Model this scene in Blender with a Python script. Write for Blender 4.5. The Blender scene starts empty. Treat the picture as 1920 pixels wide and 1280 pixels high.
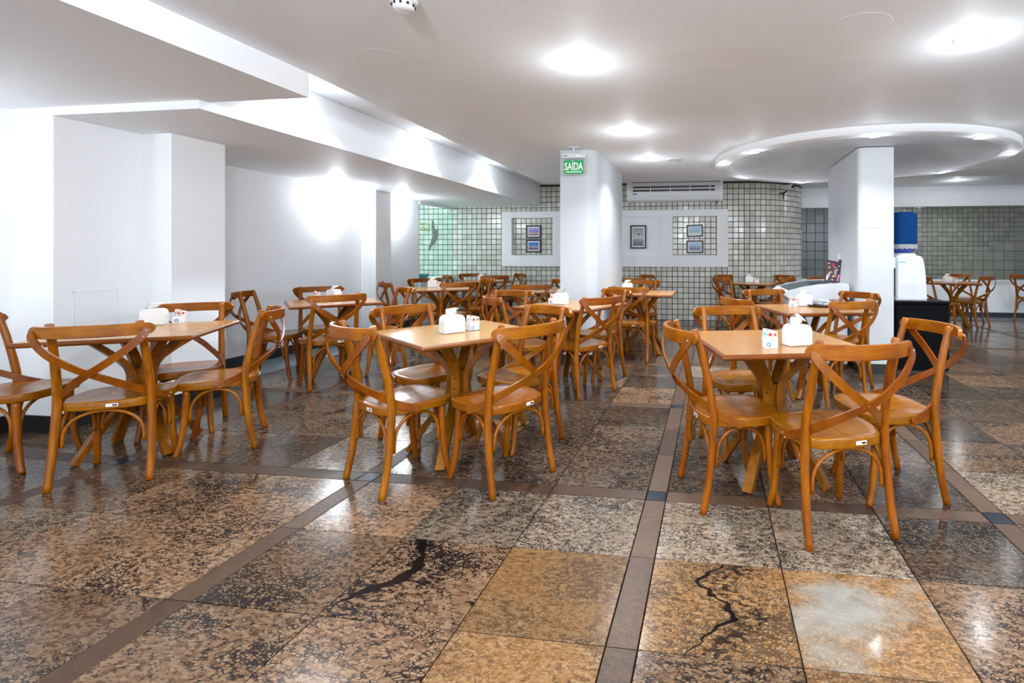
import bpy, bmesh, math, random
from mathutils import Vector, Matrix
random.seed(7)
PI = math.pi
scn = bpy.context.scene
COL = scn.collection

# ------------------------------------------------------------ camera, world, exposure
cam_d = bpy.data.cameras.new('camera')
cam = bpy.data.objects.new('camera', cam_d)
COL.objects.link(cam)
cam.location = (0, 0, 1.2)
cam.rotation_euler = (PI / 2, 0, math.radians(8))
cam_d.sensor_width = 36.0
cam_d.lens = 963.0 / 1920 * 36
cam_d.shift_x = -0.125
cam_d.shift_y = -(640 - 478) / 1920.0
cam_d.clip_start = 0.05
scn.camera = cam

W = bpy.data.worlds.new('world')
scn.world = W
W.use_nodes = True
W.node_tree.nodes['Background'].inputs[0].default_value = (0.88, 0.94, 1.0, 1)
W.node_tree.nodes['Background'].inputs[1].default_value = 1.4
scn.view_settings.view_transform = 'Standard'
scn.view_settings.look = 'None'
scn.view_settings.exposure = 0.97
scn.view_settings.gamma = 1.0
scn.view_settings.use_curve_mapping = False
LAMP_W = 11.5          # ceiling downlight
SCONCE_W = 9.0
RING_W = 5.5


# ------------------------------------------------------------ materials
def nodes_of(name):
    m = bpy.data.materials.new(name)
    m.use_nodes = True
    nt = m.node_tree
    return m, nt, nt.nodes['Principled BSDF']


def N(nt, typ, **kw):
    n = nt.nodes.new(typ)
    for k, v in kw.items():
        if k.startswith('i_'):
            key = k[2:]
            n.inputs[int(key) if key.isdigit() else key].default_value = v
        else:
            setattr(n, k, v)
    return n


def L(nt, a, b):
    nt.links.new(a, b)


def math_n(nt, op, a=None, b=None, clamp=False):
    n = nt.nodes.new('ShaderNodeMath')
    n.operation = op
    n.use_clamp = clamp
    for i, v in enumerate((a, b)):
        if v is None:
            continue
        if isinstance(v, (int, float)):
            n.inputs[i].default_value = v
        else:
            nt.links.new(v, n.inputs[i])
    return n.outputs[0]


def ramp(nt, fac, stops, interp='LINEAR'):
    n = nt.nodes.new('ShaderNodeValToRGB')
    n.color_ramp.interpolation = interp
    els = n.color_ramp.elements
    while len(els) < len(stops):
        els.new(0.5)
    for e, (p, c) in zip(els, stops):
        e.position = p
        e.color = (c[0], c[1], c[2], 1)
    nt.links.new(fac, n.inputs[0])
    return n.outputs[0]


def mix(nt, fac, a, b, blend='MIX'):
    n = nt.nodes.new('ShaderNodeMix')
    n.data_type = 'RGBA'
    n.blend_type = blend
    for s, v in ((n.inputs[0], fac), (n.inputs[6], a), (n.inputs[7], b)):
        if isinstance(v, (int, float)):
            s.default_value = v
        elif isinstance(v, tuple):
            s.default_value = (v[0], v[1], v[2], 1)
        else:
            nt.links.new(v, s)
    return n.outputs[2]


def rnd_value(nt):
    oi = N(nt, 'ShaderNodeObjectInfo')
    ge = N(nt, 'ShaderNodeNewGeometry')
    return math_n(nt, 'FRACT', math_n(nt, 'ADD', oi.outputs['Random'], ge.outputs['Random Per Island']))


def plain(name, col, rough=0.5, spec=0.5, metal=0.0, noise=0.0, scale=8.0):
    m, nt, b = nodes_of(name)
    b.inputs['Roughness'].default_value = rough
    b.inputs['Specular IOR Level'].default_value = spec
    b.inputs['Metallic'].default_value = metal
    tc = N(nt, 'ShaderNodeTexCoord')
    nz = N(nt, 'ShaderNodeTexNoise', i_Scale=scale, i_Detail=4.0)
    L(nt, tc.outputs['Object'], nz.inputs['Vector'])
    d = tuple(c * (1 - noise) for c in col)
    L(nt, mix(nt, nz.outputs['Fac'], d, tuple(col)), b.inputs['Base Color'])
    return m


def wood(name, c1, c2, stretch=(34, 34, 3), rough=0.3, var=0.18):
    m, nt, b = nodes_of(name)
    tc = N(nt, 'ShaderNodeTexCoord')
    mp = N(nt, 'ShaderNodeMapping')
    mp.inputs['Scale'].default_value = stretch
    L(nt, tc.outputs['Object'], mp.inputs['Vector'])
    nz = N(nt, 'ShaderNodeTexNoise', i_Scale=1.0, i_Detail=5.0, i_Roughness=0.6)
    L(nt, mp.outputs[0], nz.inputs['Vector'])
    nz2 = N(nt, 'ShaderNodeTexNoise', i_Scale=5.0, i_Detail=2.0)
    L(nt, tc.outputs['Object'], nz2.inputs['Vector'])
    f = math_n(nt, 'ADD', math_n(nt, 'MULTIPLY', nz.outputs['Fac'], 0.75), math_n(nt, 'MULTIPLY', nz2.outputs['Fac'], 0.25))
    col = ramp(nt, f, [(0.33, c2), (0.62, c1)])
    oi = N(nt, 'ShaderNodeObjectInfo')
    v = math_n(nt, 'ADD', math_n(nt, 'MULTIPLY', oi.outputs['Random'], var), 1 - var / 2)
    hs = N(nt, 'ShaderNodeHueSaturation')
    L(nt, v, hs.inputs['Value'])
    L(nt, math_n(nt, 'ADD', math_n(nt, 'MULTIPLY', oi.outputs['Random'], 0.012), 0.494), hs.inputs['Hue'])
    L(nt, col, hs.inputs['Color'])
    L(nt, hs.outputs[0], b.inputs['Base Color'])
    b.inputs['Roughness'].default_value = rough
    b.inputs['Specular IOR Level'].default_value = 0.3
    b.inputs['Coat Weight'].default_value = 0.0
    b.inputs['Coat Roughness'].default_value = 0.12
    bp = N(nt, 'ShaderNodeBump', i_Strength=0.06, i_Distance=0.002)
    L(nt, nz.outputs['Fac'], bp.inputs['Height'])
    L(nt, bp.outputs[0], b.inputs['Normal'])
    return m


def granite(name, pal, dark, vein=0.0, patch=None, scale=1.0, rough=(0.11, 0.20)):
    """polished granite: light grains in a broken dark network, drifting colour, optional black vein"""
    m, nt, b = nodes_of(name)
    r = rnd_value(nt)
    tc = N(nt, 'ShaderNodeTexCoord')
    cx = N(nt, 'ShaderNodeCombineXYZ')
    L(nt, math_n(nt, 'MULTIPLY', r, 37.0), cx.inputs[0])
    L(nt, math_n(nt, 'MULTIPLY', r, 91.0), cx.inputs[1])
    L(nt, math_n(nt, 'MULTIPLY', r, 17.0), cx.inputs[2])
    add = N(nt, 'ShaderNodeVectorMath', operation='ADD')
    L(nt, tc.outputs['Object'], add.inputs[0])
    L(nt, cx.outputs[0], add.inputs[1])
    mp = N(nt, 'ShaderNodeMapping')
    mp.inputs['Rotation'].default_value = (0, 0, 0.5)
    mp.inputs['Scale'].default_value = (0.62, 1.0, 1.0)
    L(nt, add.outputs[0], mp.inputs['Vector'])
    wn = N(nt, 'ShaderNodeTexNoise', i_Scale=9.0, i_Detail=3.0)
    L(nt, mp.outputs[0], wn.inputs['Vector'])
    wv = N(nt, 'ShaderNodeVectorMath', operation='MULTIPLY_ADD')
    L(nt, wn.outputs['Color'], wv.inputs[0])
    wv.inputs[1].default_value = (0.05, 0.05, 0.05)
    L(nt, mp.outputs[0], wv.inputs[2])
    P = wv.outputs[0]
    ve = N(nt, 'ShaderNodeTexVoronoi', feature='DISTANCE_TO_EDGE', i_Scale=98.0 * scale)
    L(nt, P, ve.inputs['Vector'])
    vc = N(nt, 'ShaderNodeTexVoronoi', feature='F1', i_Scale=98.0 * scale)
    L(nt, P, vc.inputs['Vector'])
    big = N(nt, 'ShaderNodeTexNoise', i_Scale=4.2, i_Detail=4.0, i_Roughness=0.55)
    L(nt, P, big.inputs['Vector'])
    mid = N(nt, 'ShaderNodeTexNoise', i_Scale=52.0, i_Detail=5.0, i_Roughness=0.65)
    L(nt, P, mid.inputs['Vector'])
    # grains: colour per cell, drifting with the large noise
    sep = N(nt, 'ShaderNodeSeparateColor')
    L(nt, vc.outputs['Color'], sep.inputs[0])
    cf = math_n(nt, 'ADD', math_n(nt, 'MULTIPLY', sep.outputs[0], 0.45), math_n(nt, 'MULTIPLY', big.outputs['Fac'], 0.62))
    col = ramp(nt, cf, pal)
    # broken dark network
    thr = math_n(nt, 'ADD', math_n(nt, 'MULTIPLY', math_n(nt, 'SUBTRACT', mid.outputs['Fac'], dark[2] if len(dark) > 2 else 0.38), 1.1),
                 math_n(nt, 'MULTIPLY', math_n(nt, 'SUBTRACT', big.outputs['Fac'], 0.5), dark[1]))
    net = math_n(nt, 'SUBTRACT', thr, ve.outputs['Distance'])
    netm = N(nt, 'ShaderNodeMapRange', i_1=-0.05, i_2=0.10)
    L(nt, net, netm.inputs[0])
    f = math_n(nt, 'MULTIPLY', netm.outputs[0], dark[0], clamp=True)
    col = mix(nt, f, col, (0.016, 0.014, 0.018))
    if vein:
        # one dark vein along a fixed course over the slab: (y, x, half width) knots in slab coordinates
        sp = N(nt, 'ShaderNodeSeparateXYZ')
        L(nt, tc.outputs['Object'], sp.inputs[0])
        wn2 = N(nt, 'ShaderNodeTexNoise', i_Scale=22.0, i_Detail=4.0)
        L(nt, tc.outputs['Object'], wn2.inputs['Vector'])
        yy = math_n(nt, 'ADD', sp.outputs[1], math_n(nt, 'MULTIPLY', math_n(nt, 'SUBTRACT', wn2.outputs['Fac'], 0.5), 0.05))
        t = math_n(nt, 'ADD', math_n(nt, 'MULTIPLY', yy, 2.0), 0.5)
        ks = sorted(vein)
        xc = ramp(nt, t, [(k[0] * 2 + .5, (k[1] + .5,) * 3) for k in ks], 'EASE')
        wc = ramp(nt, t, [(k[0] * 2 + .5, (k[2] * 10,) * 3) for k in ks])
        dx = math_n(nt, 'SUBTRACT', math_n(nt, 'ADD', math_n(nt, 'ADD', sp.outputs[0], 0.5), math_n(nt, 'MULTIPLY', math_n(nt, 'SUBTRACT', wn2.outputs['Fac'], 0.5), 0.07)), xc)
        d = math_n(nt, 'ABSOLUTE', dx)
        q = math_n(nt, 'SUBTRACT', math_n(nt, 'MULTIPLY', wc, 0.1), d)
        vm = N(nt, 'ShaderNodeMapRange', i_1=-0.002, i_2=0.004)
        L(nt, q, vm.inputs[0])
        # speckled halo on one side
        q2 = math_n(nt, 'SUBTRACT', 0.085, math_n(nt, 'ABSOLUTE', math_n(nt, 'SUBTRACT', dx, 0.075)))
        h2 = N(nt, 'ShaderNodeMapRange', i_1=0.0, i_2=0.06)
        L(nt, q2, h2.inputs[0])
        sp2 = math_n(nt, 'MULTIPLY', h2.outputs[0], math_n(nt, 'GREATER_THAN', mid.outputs['Fac'], 0.51))
        col = mix(nt, math_n(nt, 'MULTIPLY', sp2, 0.8), col, (0.02, 0.018, 0.02))
        col = mix(nt, math_n(nt, 'MULTIPLY', vm.outputs[0], 0.96), col, (0.007, 0.007, 0.011))
    if patch:
        pn = N(nt, 'ShaderNodeTexNoise', i_Scale=3.0, i_Detail=4.0)
        L(nt, mp.outputs[0], pn.inputs['Vector'])
        pm = N(nt, 'ShaderNodeMapRange', i_1=0.47, i_2=0.6)
        L(nt, pn.outputs['Fac'], pm.inputs[0])
        col = mix(nt, math_n(nt, 'MULTIPLY', pm.outputs[0], 0.75), col, patch)
    hs = N(nt, 'ShaderNodeHueSaturation')
    L(nt, math_n(nt, 'ADD', math_n(nt, 'MULTIPLY', math_n(nt, 'FRACT', math_n(nt, 'MULTIPLY', r, 7.3)), 0.23), 0.275), hs.inputs['Value'])
    L(nt, col, hs.inputs['Color'])
    L(nt, hs.outputs[0], b.inputs['Base Color'])
    b.inputs['Specular IOR Level'].default_value = 0.28
    rn = N(nt, 'ShaderNodeMapRange', i_3=rough[0], i_4=rough[1])
    L(nt, mid.outputs['Fac'], rn.inputs[0])
    L(nt, rn.outputs[0], b.inputs['Roughness'])
    return m


PINK = [(0.25, (0.22, 0.12, 0.065)), (0.5, (0.47, 0.265, 0.145)), (0.8, (0.60, 0.40, 0.25))]
GOLD = [(0.25, (0.36, 0.18, 0.065)), (0.5, (0.58, 0.295, 0.115)), (0.8, (0.68, 0.43, 0.23))]
PALE = [(0.25, (0.38, 0.25, 0.16)), (0.5, (0.58, 0.42, 0.29)), (0.8, (0.70, 0.57, 0.43))]
BROWN = [(0.25, (0.14, 0.085, 0.055)), (0.5, (0.27, 0.17, 0.11)), (0.8, (0.40, 0.30, 0.21))]
M = {}
M['g_pink'] = granite('granite_pink', PINK, (0.92, 0.9, 0.415))
M['g_gold'] = granite('granite_gold', GOLD, (0.62, 0.9, 0.42), scale=1.5)
M['g_pale'] = granite('granite_pale', PALE, (0.86, 0.6, 0.395), scale=1.1)
M['g_brown'] = granite('granite_brown', BROWN, (0.95, 0.7, 0.39))
M['g_vein'] = granite('granite_black_vein', PINK, (0.95, 1.0, 0.40), vein=[(-.20, -.24, 0.0), (-.14, -.20, .016), (-.09, -.155, .032), (-.03, -.09, .028), (.04, -.065, .022), (.12, -.085, .018), (.18, -.13, .022), (.23, -.155, .026)])
M['g_goldvein'] = granite('granite_gold_vein', GOLD, (0.7, 0.9), vein=[(-.24, -.10, .004), (-.17, -.05, .007), (-.12, -.015, .010), (-.06, .055, .018), (-.01, .035, .014), (.06, -.03, .012), (.11, -.075, .014), (.17, -.035, .010), (.22, .02, .006)], scale=1.3)
M['g_patch'] = granite('granite_white_patch', GOLD, (0.5, 0.6), scale=1.4, patch=(0.62, 0.62, 0.56))
M['strip'] = granite('granite_strip', [(0.2, (0.15, 0.076, 0.040)), (0.8, (0.27, 0.148, 0.085))], (0.35, 0.0), scale=3.2, rough=(0.30, 0.38))
M['inset'] = plain('granite_inset', (0.020, 0.027, 0.042), 0.15, noise=0.4, scale=60)
M['border'] = plain('border_stone', (0.20, 0.255, 0.29), 0.22, noise=0.2, scale=5)
M['grout'] = plain('floor_grout', (0.03, 0.027, 0.025), 0.7)
M['wall'] = plain('white_wall_paint', (0.87, 0.89, 0.915), 0.55, 0.3, noise=0.03, scale=3)
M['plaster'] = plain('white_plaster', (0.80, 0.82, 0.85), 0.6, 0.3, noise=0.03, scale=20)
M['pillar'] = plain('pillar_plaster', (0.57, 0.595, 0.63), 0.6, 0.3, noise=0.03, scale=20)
M['base_dark'] = plain('black_skirting_stone', (0.022, 0.020, 0.022), 0.25, noise=0.4, scale=40)
M['base_grey'] = plain('slate_skirting_stone', (0.030, 0.038, 0.050), 0.3, noise=0.4, scale=20)
M['white'] = plain('white_plastic', (0.74, 0.75, 0.76), 0.3)
M['whitegloss'] = plain('white_enamel', (0.60, 0.62, 0.67), 0.2)
M['paper'] = plain('white_paper', (0.86, 0.86, 0.86), 0.7)
M['fade'] = plain('faded_print', (0.62, 0.64, 0.70), 0.7)
M['black'] = plain('black_plastic', (0.012, 0.012, 0.016), 0.35)
M['navy'] = plain('black_frame_paint', (0.010, 0.012, 0.022), 0.35)
M['cabinet'] = plain('black_laminate', (0.004, 0.004, 0.006), 0.5, 0.06, noise=0.5, scale=70)
M['brass'] = plain('brass_screw', (0.5, 0.38, 0.18), 0.3, metal=1.0)
M['steel'] = plain('brushed_steel', (0.6, 0.6, 0.62), 0.25, metal=1.0)
M['red'] = plain('red_print', (0.62, 0.02, 0.03), 0.5)
M['blue'] = plain('blue_print', (0.08, 0.22, 0.60), 0.5)
M['cyan'] = plain('cyan_print', (0.10, 0.45, 0.75), 0.5)
M['peach'] = plain('sachet_paper', (0.78, 0.60, 0.50), 0.5, noise=0.15, scale=60)
M['green'] = plain('exit_green', (0.0, 0.36, 0.09), 0.4)
M['teal'] = plain('teal_plastic', (0.03, 0.33, 0.36), 0.4, noise=0.5, scale=25)
M['yellow'] = plain('yellow_print', (0.75, 0.68, 0.20), 0.5)
M['orange'] = plain('orange_print', (0.8, 0.35, 0.05), 0.5)
M['pinkp'] = plain('pink_print', (0.75, 0.22, 0.35), 0.5)
M['plum'] = plain('menu_board', (0.045, 0.022, 0.03), 0.4)
M['bottle'] = plain('blue_bottle', (0.02, 0.05, 0.35), 0.15)
M['lace'] = plain('white_lace', (0.62, 0.64, 0.68), 0.8, noise=0.5, scale=90)
M['towel'] = plain('blue_towelling', (0.005, 0.042, 0.150), 0.95, 0.05, noise=0.35, scale=30)
M['tray'] = plain('dark_tray', (0.035, 0.018, 0.012), 0.3)
M['film'] = plain('clear_wrap', (0.62, 0.66, 0.70), 0.15, noise=0.4, scale=45)
M['glassdark'] = plain('dark_lid_glass', (0.012, 0.035, 0.055), 0.12, 0.25)
M['acrylic'] = plain('frosted_acrylic', (0.80, 0.81, 0.83), 0.2)
M['frost'] = plain('frosted_etching', (0.38, 0.52, 0.48), 0.7)
M['duct'] = plain('dark_duct_wrap', (0.03, 0.033, 0.036), 0.5, noise=0.6, scale=20)

W1, W2 = (0.315, 0.092, 0.0005), (0.155, 0.034, 0.0003)
M['wood_v'] = wood('honey_wood_upright', W1, W2, (40, 40, 4))
M['wood_h'] = wood('honey_wood_rail', W1, W2, (5, 40, 40))
M['wood_seat'] = wood('honey_wood_seat', (0.285, 0.092, 0.002), (0.18, 0.052, 0.001), (30, 4, 30), rough=0.2)
M['wood_band'] = wood('reddish_wood_band', (0.25, 0.064, 0.0006), (0.14, 0.031, 0.0003), (14, 14, 14))
M['wood_leg'] = wood('laminated_wood', (0.29, 0.095, 0.004), (0.14, 0.040, 0.002), (40, 40, 5))
M['wood_top'] = wood('table_veneer', (0.42, 0.215, 0.066), (0.375, 0.18, 0.052), (5, 38, 5), rough=0.22, var=0.06)
M['wood_edge'] = wood('table_edge', (0.20, 0.055, 0.006), (0.13, 0.035, 0.004), (6, 6, 40), rough=0.25)


def ceiling_mat():
    m, nt, b = nodes_of('ceiling_paint')
    tc = N(nt, 'ShaderNodeTexCoord')
    a = N(nt, 'ShaderNodeTexNoise', i_Scale=0.9, i_Detail=5.0, i_Roughness=0.55)
    L(nt, tc.outputs['Object'], a.inputs['Vector'])
    mp = N(nt, 'ShaderNodeMapping')
    mp.inputs['Scale'].default_value = (1.0, 5.0, 1.0)
    L(nt, tc.outputs['Object'], mp.inputs['Vector'])
    c = N(nt, 'ShaderNodeTexNoise', i_Scale=2.0, i_Detail=4.0)
    L(nt, mp.outputs[0], c.inputs['Vector'])
    f = math_n(nt, 'ADD', math_n(nt, 'MULTIPLY', a.outputs['Fac'], 0.7), math_n(nt, 'MULTIPLY', c.outputs['Fac'], 0.3))
    L(nt, ramp(nt, f, [(0.36, (0.85, 0.865, 0.87)), (0.50, (0.86, 0.91, 0.955))]), b.inputs['Base Color'])
    b.inputs['Roughness'].default_value = 0.6
    b.inputs['Specular IOR Level'].default_value = 0.3
    return m


def tile_mat(name, c1, c2, rough=0.16):
    m, nt, b = nodes_of(name)
    r = rnd_value(nt)
    tc = N(nt, 'ShaderNodeTexCoord')
    nz = N(nt, 'ShaderNodeTexNoise', i_Scale=22.0, i_Detail=4.0)
    L(nt, tc.outputs['Object'], nz.inputs['Vector'])
    f = math_n(nt, 'ADD', math_n(nt, 'MULTIPLY', r, 0.7), math_n(nt, 'MULTIPLY', nz.outputs['Fac'], 0.3))
    L(nt, ramp(nt, f, [(0.0, c1), (1.0, c2)]), b.inputs['Base Color'])
    b.inputs['Roughness'].default_value = rough
    bp = N(nt, 'ShaderNodeBump', i_Strength=0.25, i_Distance=0.004)
    nb = N(nt, 'ShaderNodeTexNoise', i_Scale=14.0, i_Detail=2.0)
    L(nt, tc.outputs['Object'], nb.inputs['Vector'])
    L(nt, nb.outputs['Fac'], bp.inputs['Height'])
    L(nt, bp.outputs[0], b.inputs['Normal'])
    return m


M['ceil'] = ceiling_mat()
M['tile'] = tile_mat('glazed_grey_tile', (0.50, 0.495, 0.44), (0.74, 0.73, 0.67))
M['tile_olive'] = tile_mat('glazed_olive_tile', (0.125, 0.135, 0.110), (0.21, 0.215, 0.18))
M['tile_dark'] = tile_mat('shade_toned_tile', (0.035, 0.050, 0.052), (0.07, 0.09, 0.09), rough=0.24)  # shade at the wall's left end put into a darker tile colour
M['wgrout'] = plain('wall_grout', (0.055, 0.055, 0.052), 0.8)


def glass_mat():
    m, nt, b = nodes_of('green_pane_glass')
    out = nt.nodes['Material Output']
    tr = N(nt, 'ShaderNodeBsdfTransparent')
    tr.inputs[0].default_value = (0.80, 0.94, 0.89, 1)
    gl = N(nt, 'ShaderNodeBsdfGlossy')
    gl.inputs[0].default_value = (0.8, 0.95, 0.9, 1)
    gl.inputs['Roughness'].default_value = 0.03
    lw = N(nt, 'ShaderNodeLayerWeight', i_Blend=0.5)
    fr = math_n(nt, 'ADD', math_n(nt, 'MULTIPLY', math_n(nt, 'POWER', lw.outputs['Facing'], 3.0), 0.5), 0.04)
    mx = N(nt, 'ShaderNodeMixShader')
    L(nt, fr, mx.inputs[0])
    L(nt, tr.outputs[0], mx.inputs[1])
    L(nt, gl.outputs[0], mx.inputs[2])
    L(nt, mx.outputs[0], out.inputs[0])
    return m


M['glass'] = glass_mat()


def emit_mat(name, col, s):
    m, nt, b = nodes_of(name)
    b.inputs['Emission Color'].default_value = (*col, 1)
    b.inputs['Emission Strength'].default_value = s
    b.inputs['Base Color'].default_value = (0.9, 0.9, 0.9, 1)
    return m


M['lamp'] = emit_mat('lamp_lens', (0.92, 0.96, 1.0), 6.0)
M['led'] = emit_mat('red_led', (1.0, 0.08, 0.08), 2.0)


def photo_mat(name, stops, land, lcol, z0, z1, amp):
    """a printed landscape photograph: sky / water bands with a noisy skyline"""
    m, nt, b = nodes_of(name)
    tc = N(nt, 'ShaderNodeTexCoord')
    sp = N(nt, 'ShaderNodeSeparateXYZ')
    L(nt, tc.outputs['Generated'], sp.inputs[0])
    mp = N(nt, 'ShaderNodeMapping')
    mp.inputs['Scale'].default_value = (9, 1, 1.5)
    L(nt, tc.outputs['Generated'], mp.inputs['Vector'])
    nz = N(nt, 'ShaderNodeTexNoise', i_Scale=1.0, i_Detail=6.0)
    L(nt, mp.outputs[0], nz.inputs['Vector'])
    zz = math_n(nt, 'ADD', sp.outputs[2], math_n(nt, 'MULTIPLY', math_n(nt, 'SUBTRACT', nz.outputs['Fac'], 0.5), 0.12))
    base = ramp(nt, zz, stops)
    top = math_n(nt, 'ADD', math_n(nt, 'MULTIPLY', nz.outputs['Fac'], amp), z1 - amp * 0.5)
    inside = math_n(nt, 'MULTIPLY', math_n(nt, 'LESS_THAN', sp.outputs[2], top), math_n(nt, 'GREATER_THAN', sp.outputs[2], z0))
    mp2 = N(nt, 'ShaderNodeMapping')
    mp2.inputs['Scale'].default_value = (26, 1, 14)
    L(nt, tc.outputs['Generated'], mp2.inputs['Vector'])
    n2 = N(nt, 'ShaderNodeTexNoise', i_Scale=1.0, i_Detail=3.0)
    L(nt, mp2.outputs[0], n2.inputs['Vector'])
    lc = ramp(nt, n2.outputs['Fac'], [(0.4, land), (0.6, lcol)])
    L(nt, mix(nt, inside, base, lc), b.inputs['Base Color'])
    b.inputs['Roughness'].default_value = 0.25
    return m


M['ph_a'] = photo_mat('photo_violet_bay', [(0.0, (0.12, 0.04, 0.12)), (0.25, (0.45, 0.2, 0.35)), (0.5, (0.25, 0.18, 0.6)), (1.0, (0.35, 0.33, 0.75))], (0.5, 0.3, 0.25), (0.8, 0.55, 0.35), 0.22, 0.36, 0.25)
M['ph_b'] = photo_mat('photo_blue_dusk', [(0.0, (0.10, 0.04, 0.15)), (0.3, (0.25, 0.12, 0.3)), (0.45, (0.02, 0.16, 0.55)), (1.0, (0.01, 0.16, 0.65))], (0.10, 0.08, 0.2), (0.55, 0.55, 0.6), 0.25, 0.58, 0.5)
M['ph_c'] = photo_mat('photo_mono_sky', [(0.0, (0.10, 0.11, 0.13)), (0.25, (0.2, 0.22, 0.25)), (0.4, (0.5, 0.52, 0.55)), (0.7, (0.36, 0.39, 0.44)), (1.0, (0.30, 0.33, 0.38))], (0.04, 0.045, 0.05), (0.5, 0.5, 0.5), 0.28, 0.34, 0.1)
M['ph_d'] = photo_mat('photo_turquoise_lagoon', [(0.0, (0.5, 0.5, 0.42)), (0.16, (0.35, 0.5, 0.42)), (0.3, (0.0, 0.28, 0.26)), (0.55, (0.0, 0.25, 0.35)), (0.75, (0.1, 0.4, 0.7)), (1.0, (0.0, 0.16, 0.55))], (0.01, 0.10, 0.09), (0.5, 0.55, 0.5), 0.5, 0.62, 0.2)
M['ph_e'] = photo_mat('photo_city_water', [(0.0, (0.0, 0.02, 0.09)), (0.4, (0.0, 0.09, 0.28)), (0.6, (0.3, 0.5, 0.75)), (1.0, (0.0, 0.22, 0.65))], (0.01, 0.02, 0.05), (0.35, 0.4, 0.45), 0.42, 0.66, 0.4)


# ------------------------------------------------------------ object helpers
def obj(name, me, mat=None, parent=None, loc=None, rot=None, mats=None):
    if isinstance(me, bmesh.types.BMesh):
        bm = me
        me = bpy.data.meshes.new(name)
        bm.to_mesh(me)
        bm.free()
    if mats:
        for q in mats:
            me.materials.append(q)
    elif mat is not None:
        me.materials.append(mat)
    o = bpy.data.objects.new(name, me)
    COL.objects.link(o)
    if parent is not None:
        o.parent = parent
    if loc is not None:
        o.location = loc
    if rot is not None:
        o.rotation_euler = rot
    return o


def thing(name, label, cat, loc=(0, 0, 0), rz=0.0, group=None):
    o = bpy.data.objects.new(name, None)
    o.empty_display_size = 0.1
    COL.objects.link(o)
    o.location = loc
    o.rotation_euler = (0, 0, rz)
    tag(o, label, cat, group)
    return o


def tag(o, label, cat, group=None):
    o['label'] = label
    o['category'] = cat
    if group:
        o['group'] = group
    return o


def struct(name, me, mat=None, parent=None, mats=None):
    o = obj(name, me, mat, parent, mats=mats)
    if parent is None:
        o['kind'] = 'structure'
    return o


def dup_tree(root, loc, rz, label, group=None, cat=None):
    r = root.copy()
    COL.objects.link(r)
    r.location = loc
    r.rotation_euler = (0, 0, rz)
    r['label'] = label
    if group:
        r['group'] = group
    for ch in list(root.children):
        c = ch.copy()
        COL.objects.link(c)
        c.parent = r
        for g in ch.children:
            d = g.copy()
            COL.objects.link(d)
            d.parent = c
    return r


def smooth(bm, on=True):
    for f in bm.faces:
        f.smooth = on
    return bm


def box(bm, x0, x1, y0, y1, z0, z1, mi=0):
    vs = [bm.verts.new(p) for p in ((x0, y0, z0), (x1, y0, z0), (x1, y1, z0), (x0, y1, z0), (x0, y0, z1), (x1, y0, z1), (x1, y1, z1), (x0, y1, z1))]
    fs = [(0, 3, 2, 1), (4, 5, 6, 7), (0, 1, 5, 4), (1, 2, 6, 5), (2, 3, 7, 6), (3, 0, 4, 7)]
    out = []
    for f in fs:
        q = bm.faces.new([vs[i] for i in f])
        q.material_index = mi
        out.append(q)
    return vs


def BM():
    return bmesh.new()


def boxes(*bs):
    bm = BM()
    for b in bs:
        box(bm, *b)
    return bm


def rbox(x0, x1, y0, y1, z0, z1, r=0.01, seg=2):
    bm = BM()
    box(bm, x0, x1, y0, y1, z0, z1)
    bmesh.ops.bevel(bm, geom=list(bm.edges), offset=r, segments=seg, profile=0.5, affect='EDGES')
    return bm


def prism(poly, z0, z1, bm=None, mi=0):
    """vertical prism over a plan polygon (ccw)"""
    bm = bm or BM()
    a = [bm.verts.new((p[0], p[1], z0)) for p in poly]
    b = [bm.verts.new((p[0], p[1], z1)) for p in poly]
    n = len(poly)
    bm.faces.new(b).material_index = mi
    bm.faces.new(a[::-1]).material_index = mi
    for i in range(n):
        j = (i + 1) % n
        bm.faces.new((a[i], a[j], b[j], b[i])).material_index = mi
    return bm


def extrude_profile(pts, axis, a0, a1, bm=None):
    """polygon given in the two other axes, extruded along axis (0 x, 1 y)"""
    bm = bm or BM()

    def P(p, a):
        return (a, p[0], p[1]) if axis == 0 else (p[0], a, p[1])
    A = [bm.verts.new(P(p, a0)) for p in pts]
    B = [bm.verts.new(P(p, a1)) for p in pts]
    n = len(pts)
    bm.faces.new(A)
    bm.faces.new(B[::-1])
    for i in range(n):
        j = (i + 1) % n
        bm.faces.new((A[j], A[i], B[i], B[j]))
    bmesh.ops.recalc_face_normals(bm, faces=bm.faces)
    return bm


def catmull(pts, n=6, closed=False):
    P = [Vector(p) for p in pts]
    out = []
    m = len(P)
    rng = range(m) if closed else range(m - 1)
    for i in rng:
        if closed:
            p0, p1, p2, p3 = P[(i - 1) % m], P[i], P[(i + 1) % m], P[(i + 2) % m]
        else:
            p1, p2 = P[i], P[i + 1]
            p0 = P[i - 1] if i > 0 else p1 * 2 - p2
            p3 = P[i + 2] if i + 2 < m else p2 * 2 - p1
        for k in range(n):
            t = k / n
            out.append(0.5 * ((2 * p1) + (p2 - p0) * t + (2 * p0 - 5 * p1 + 4 * p2 - p3) * t * t + (3 * p1 - p0 - 3 * p2 + p3) * t ** 3))
    if not closed:
        out.append(P[-1].copy())
    return out


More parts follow.
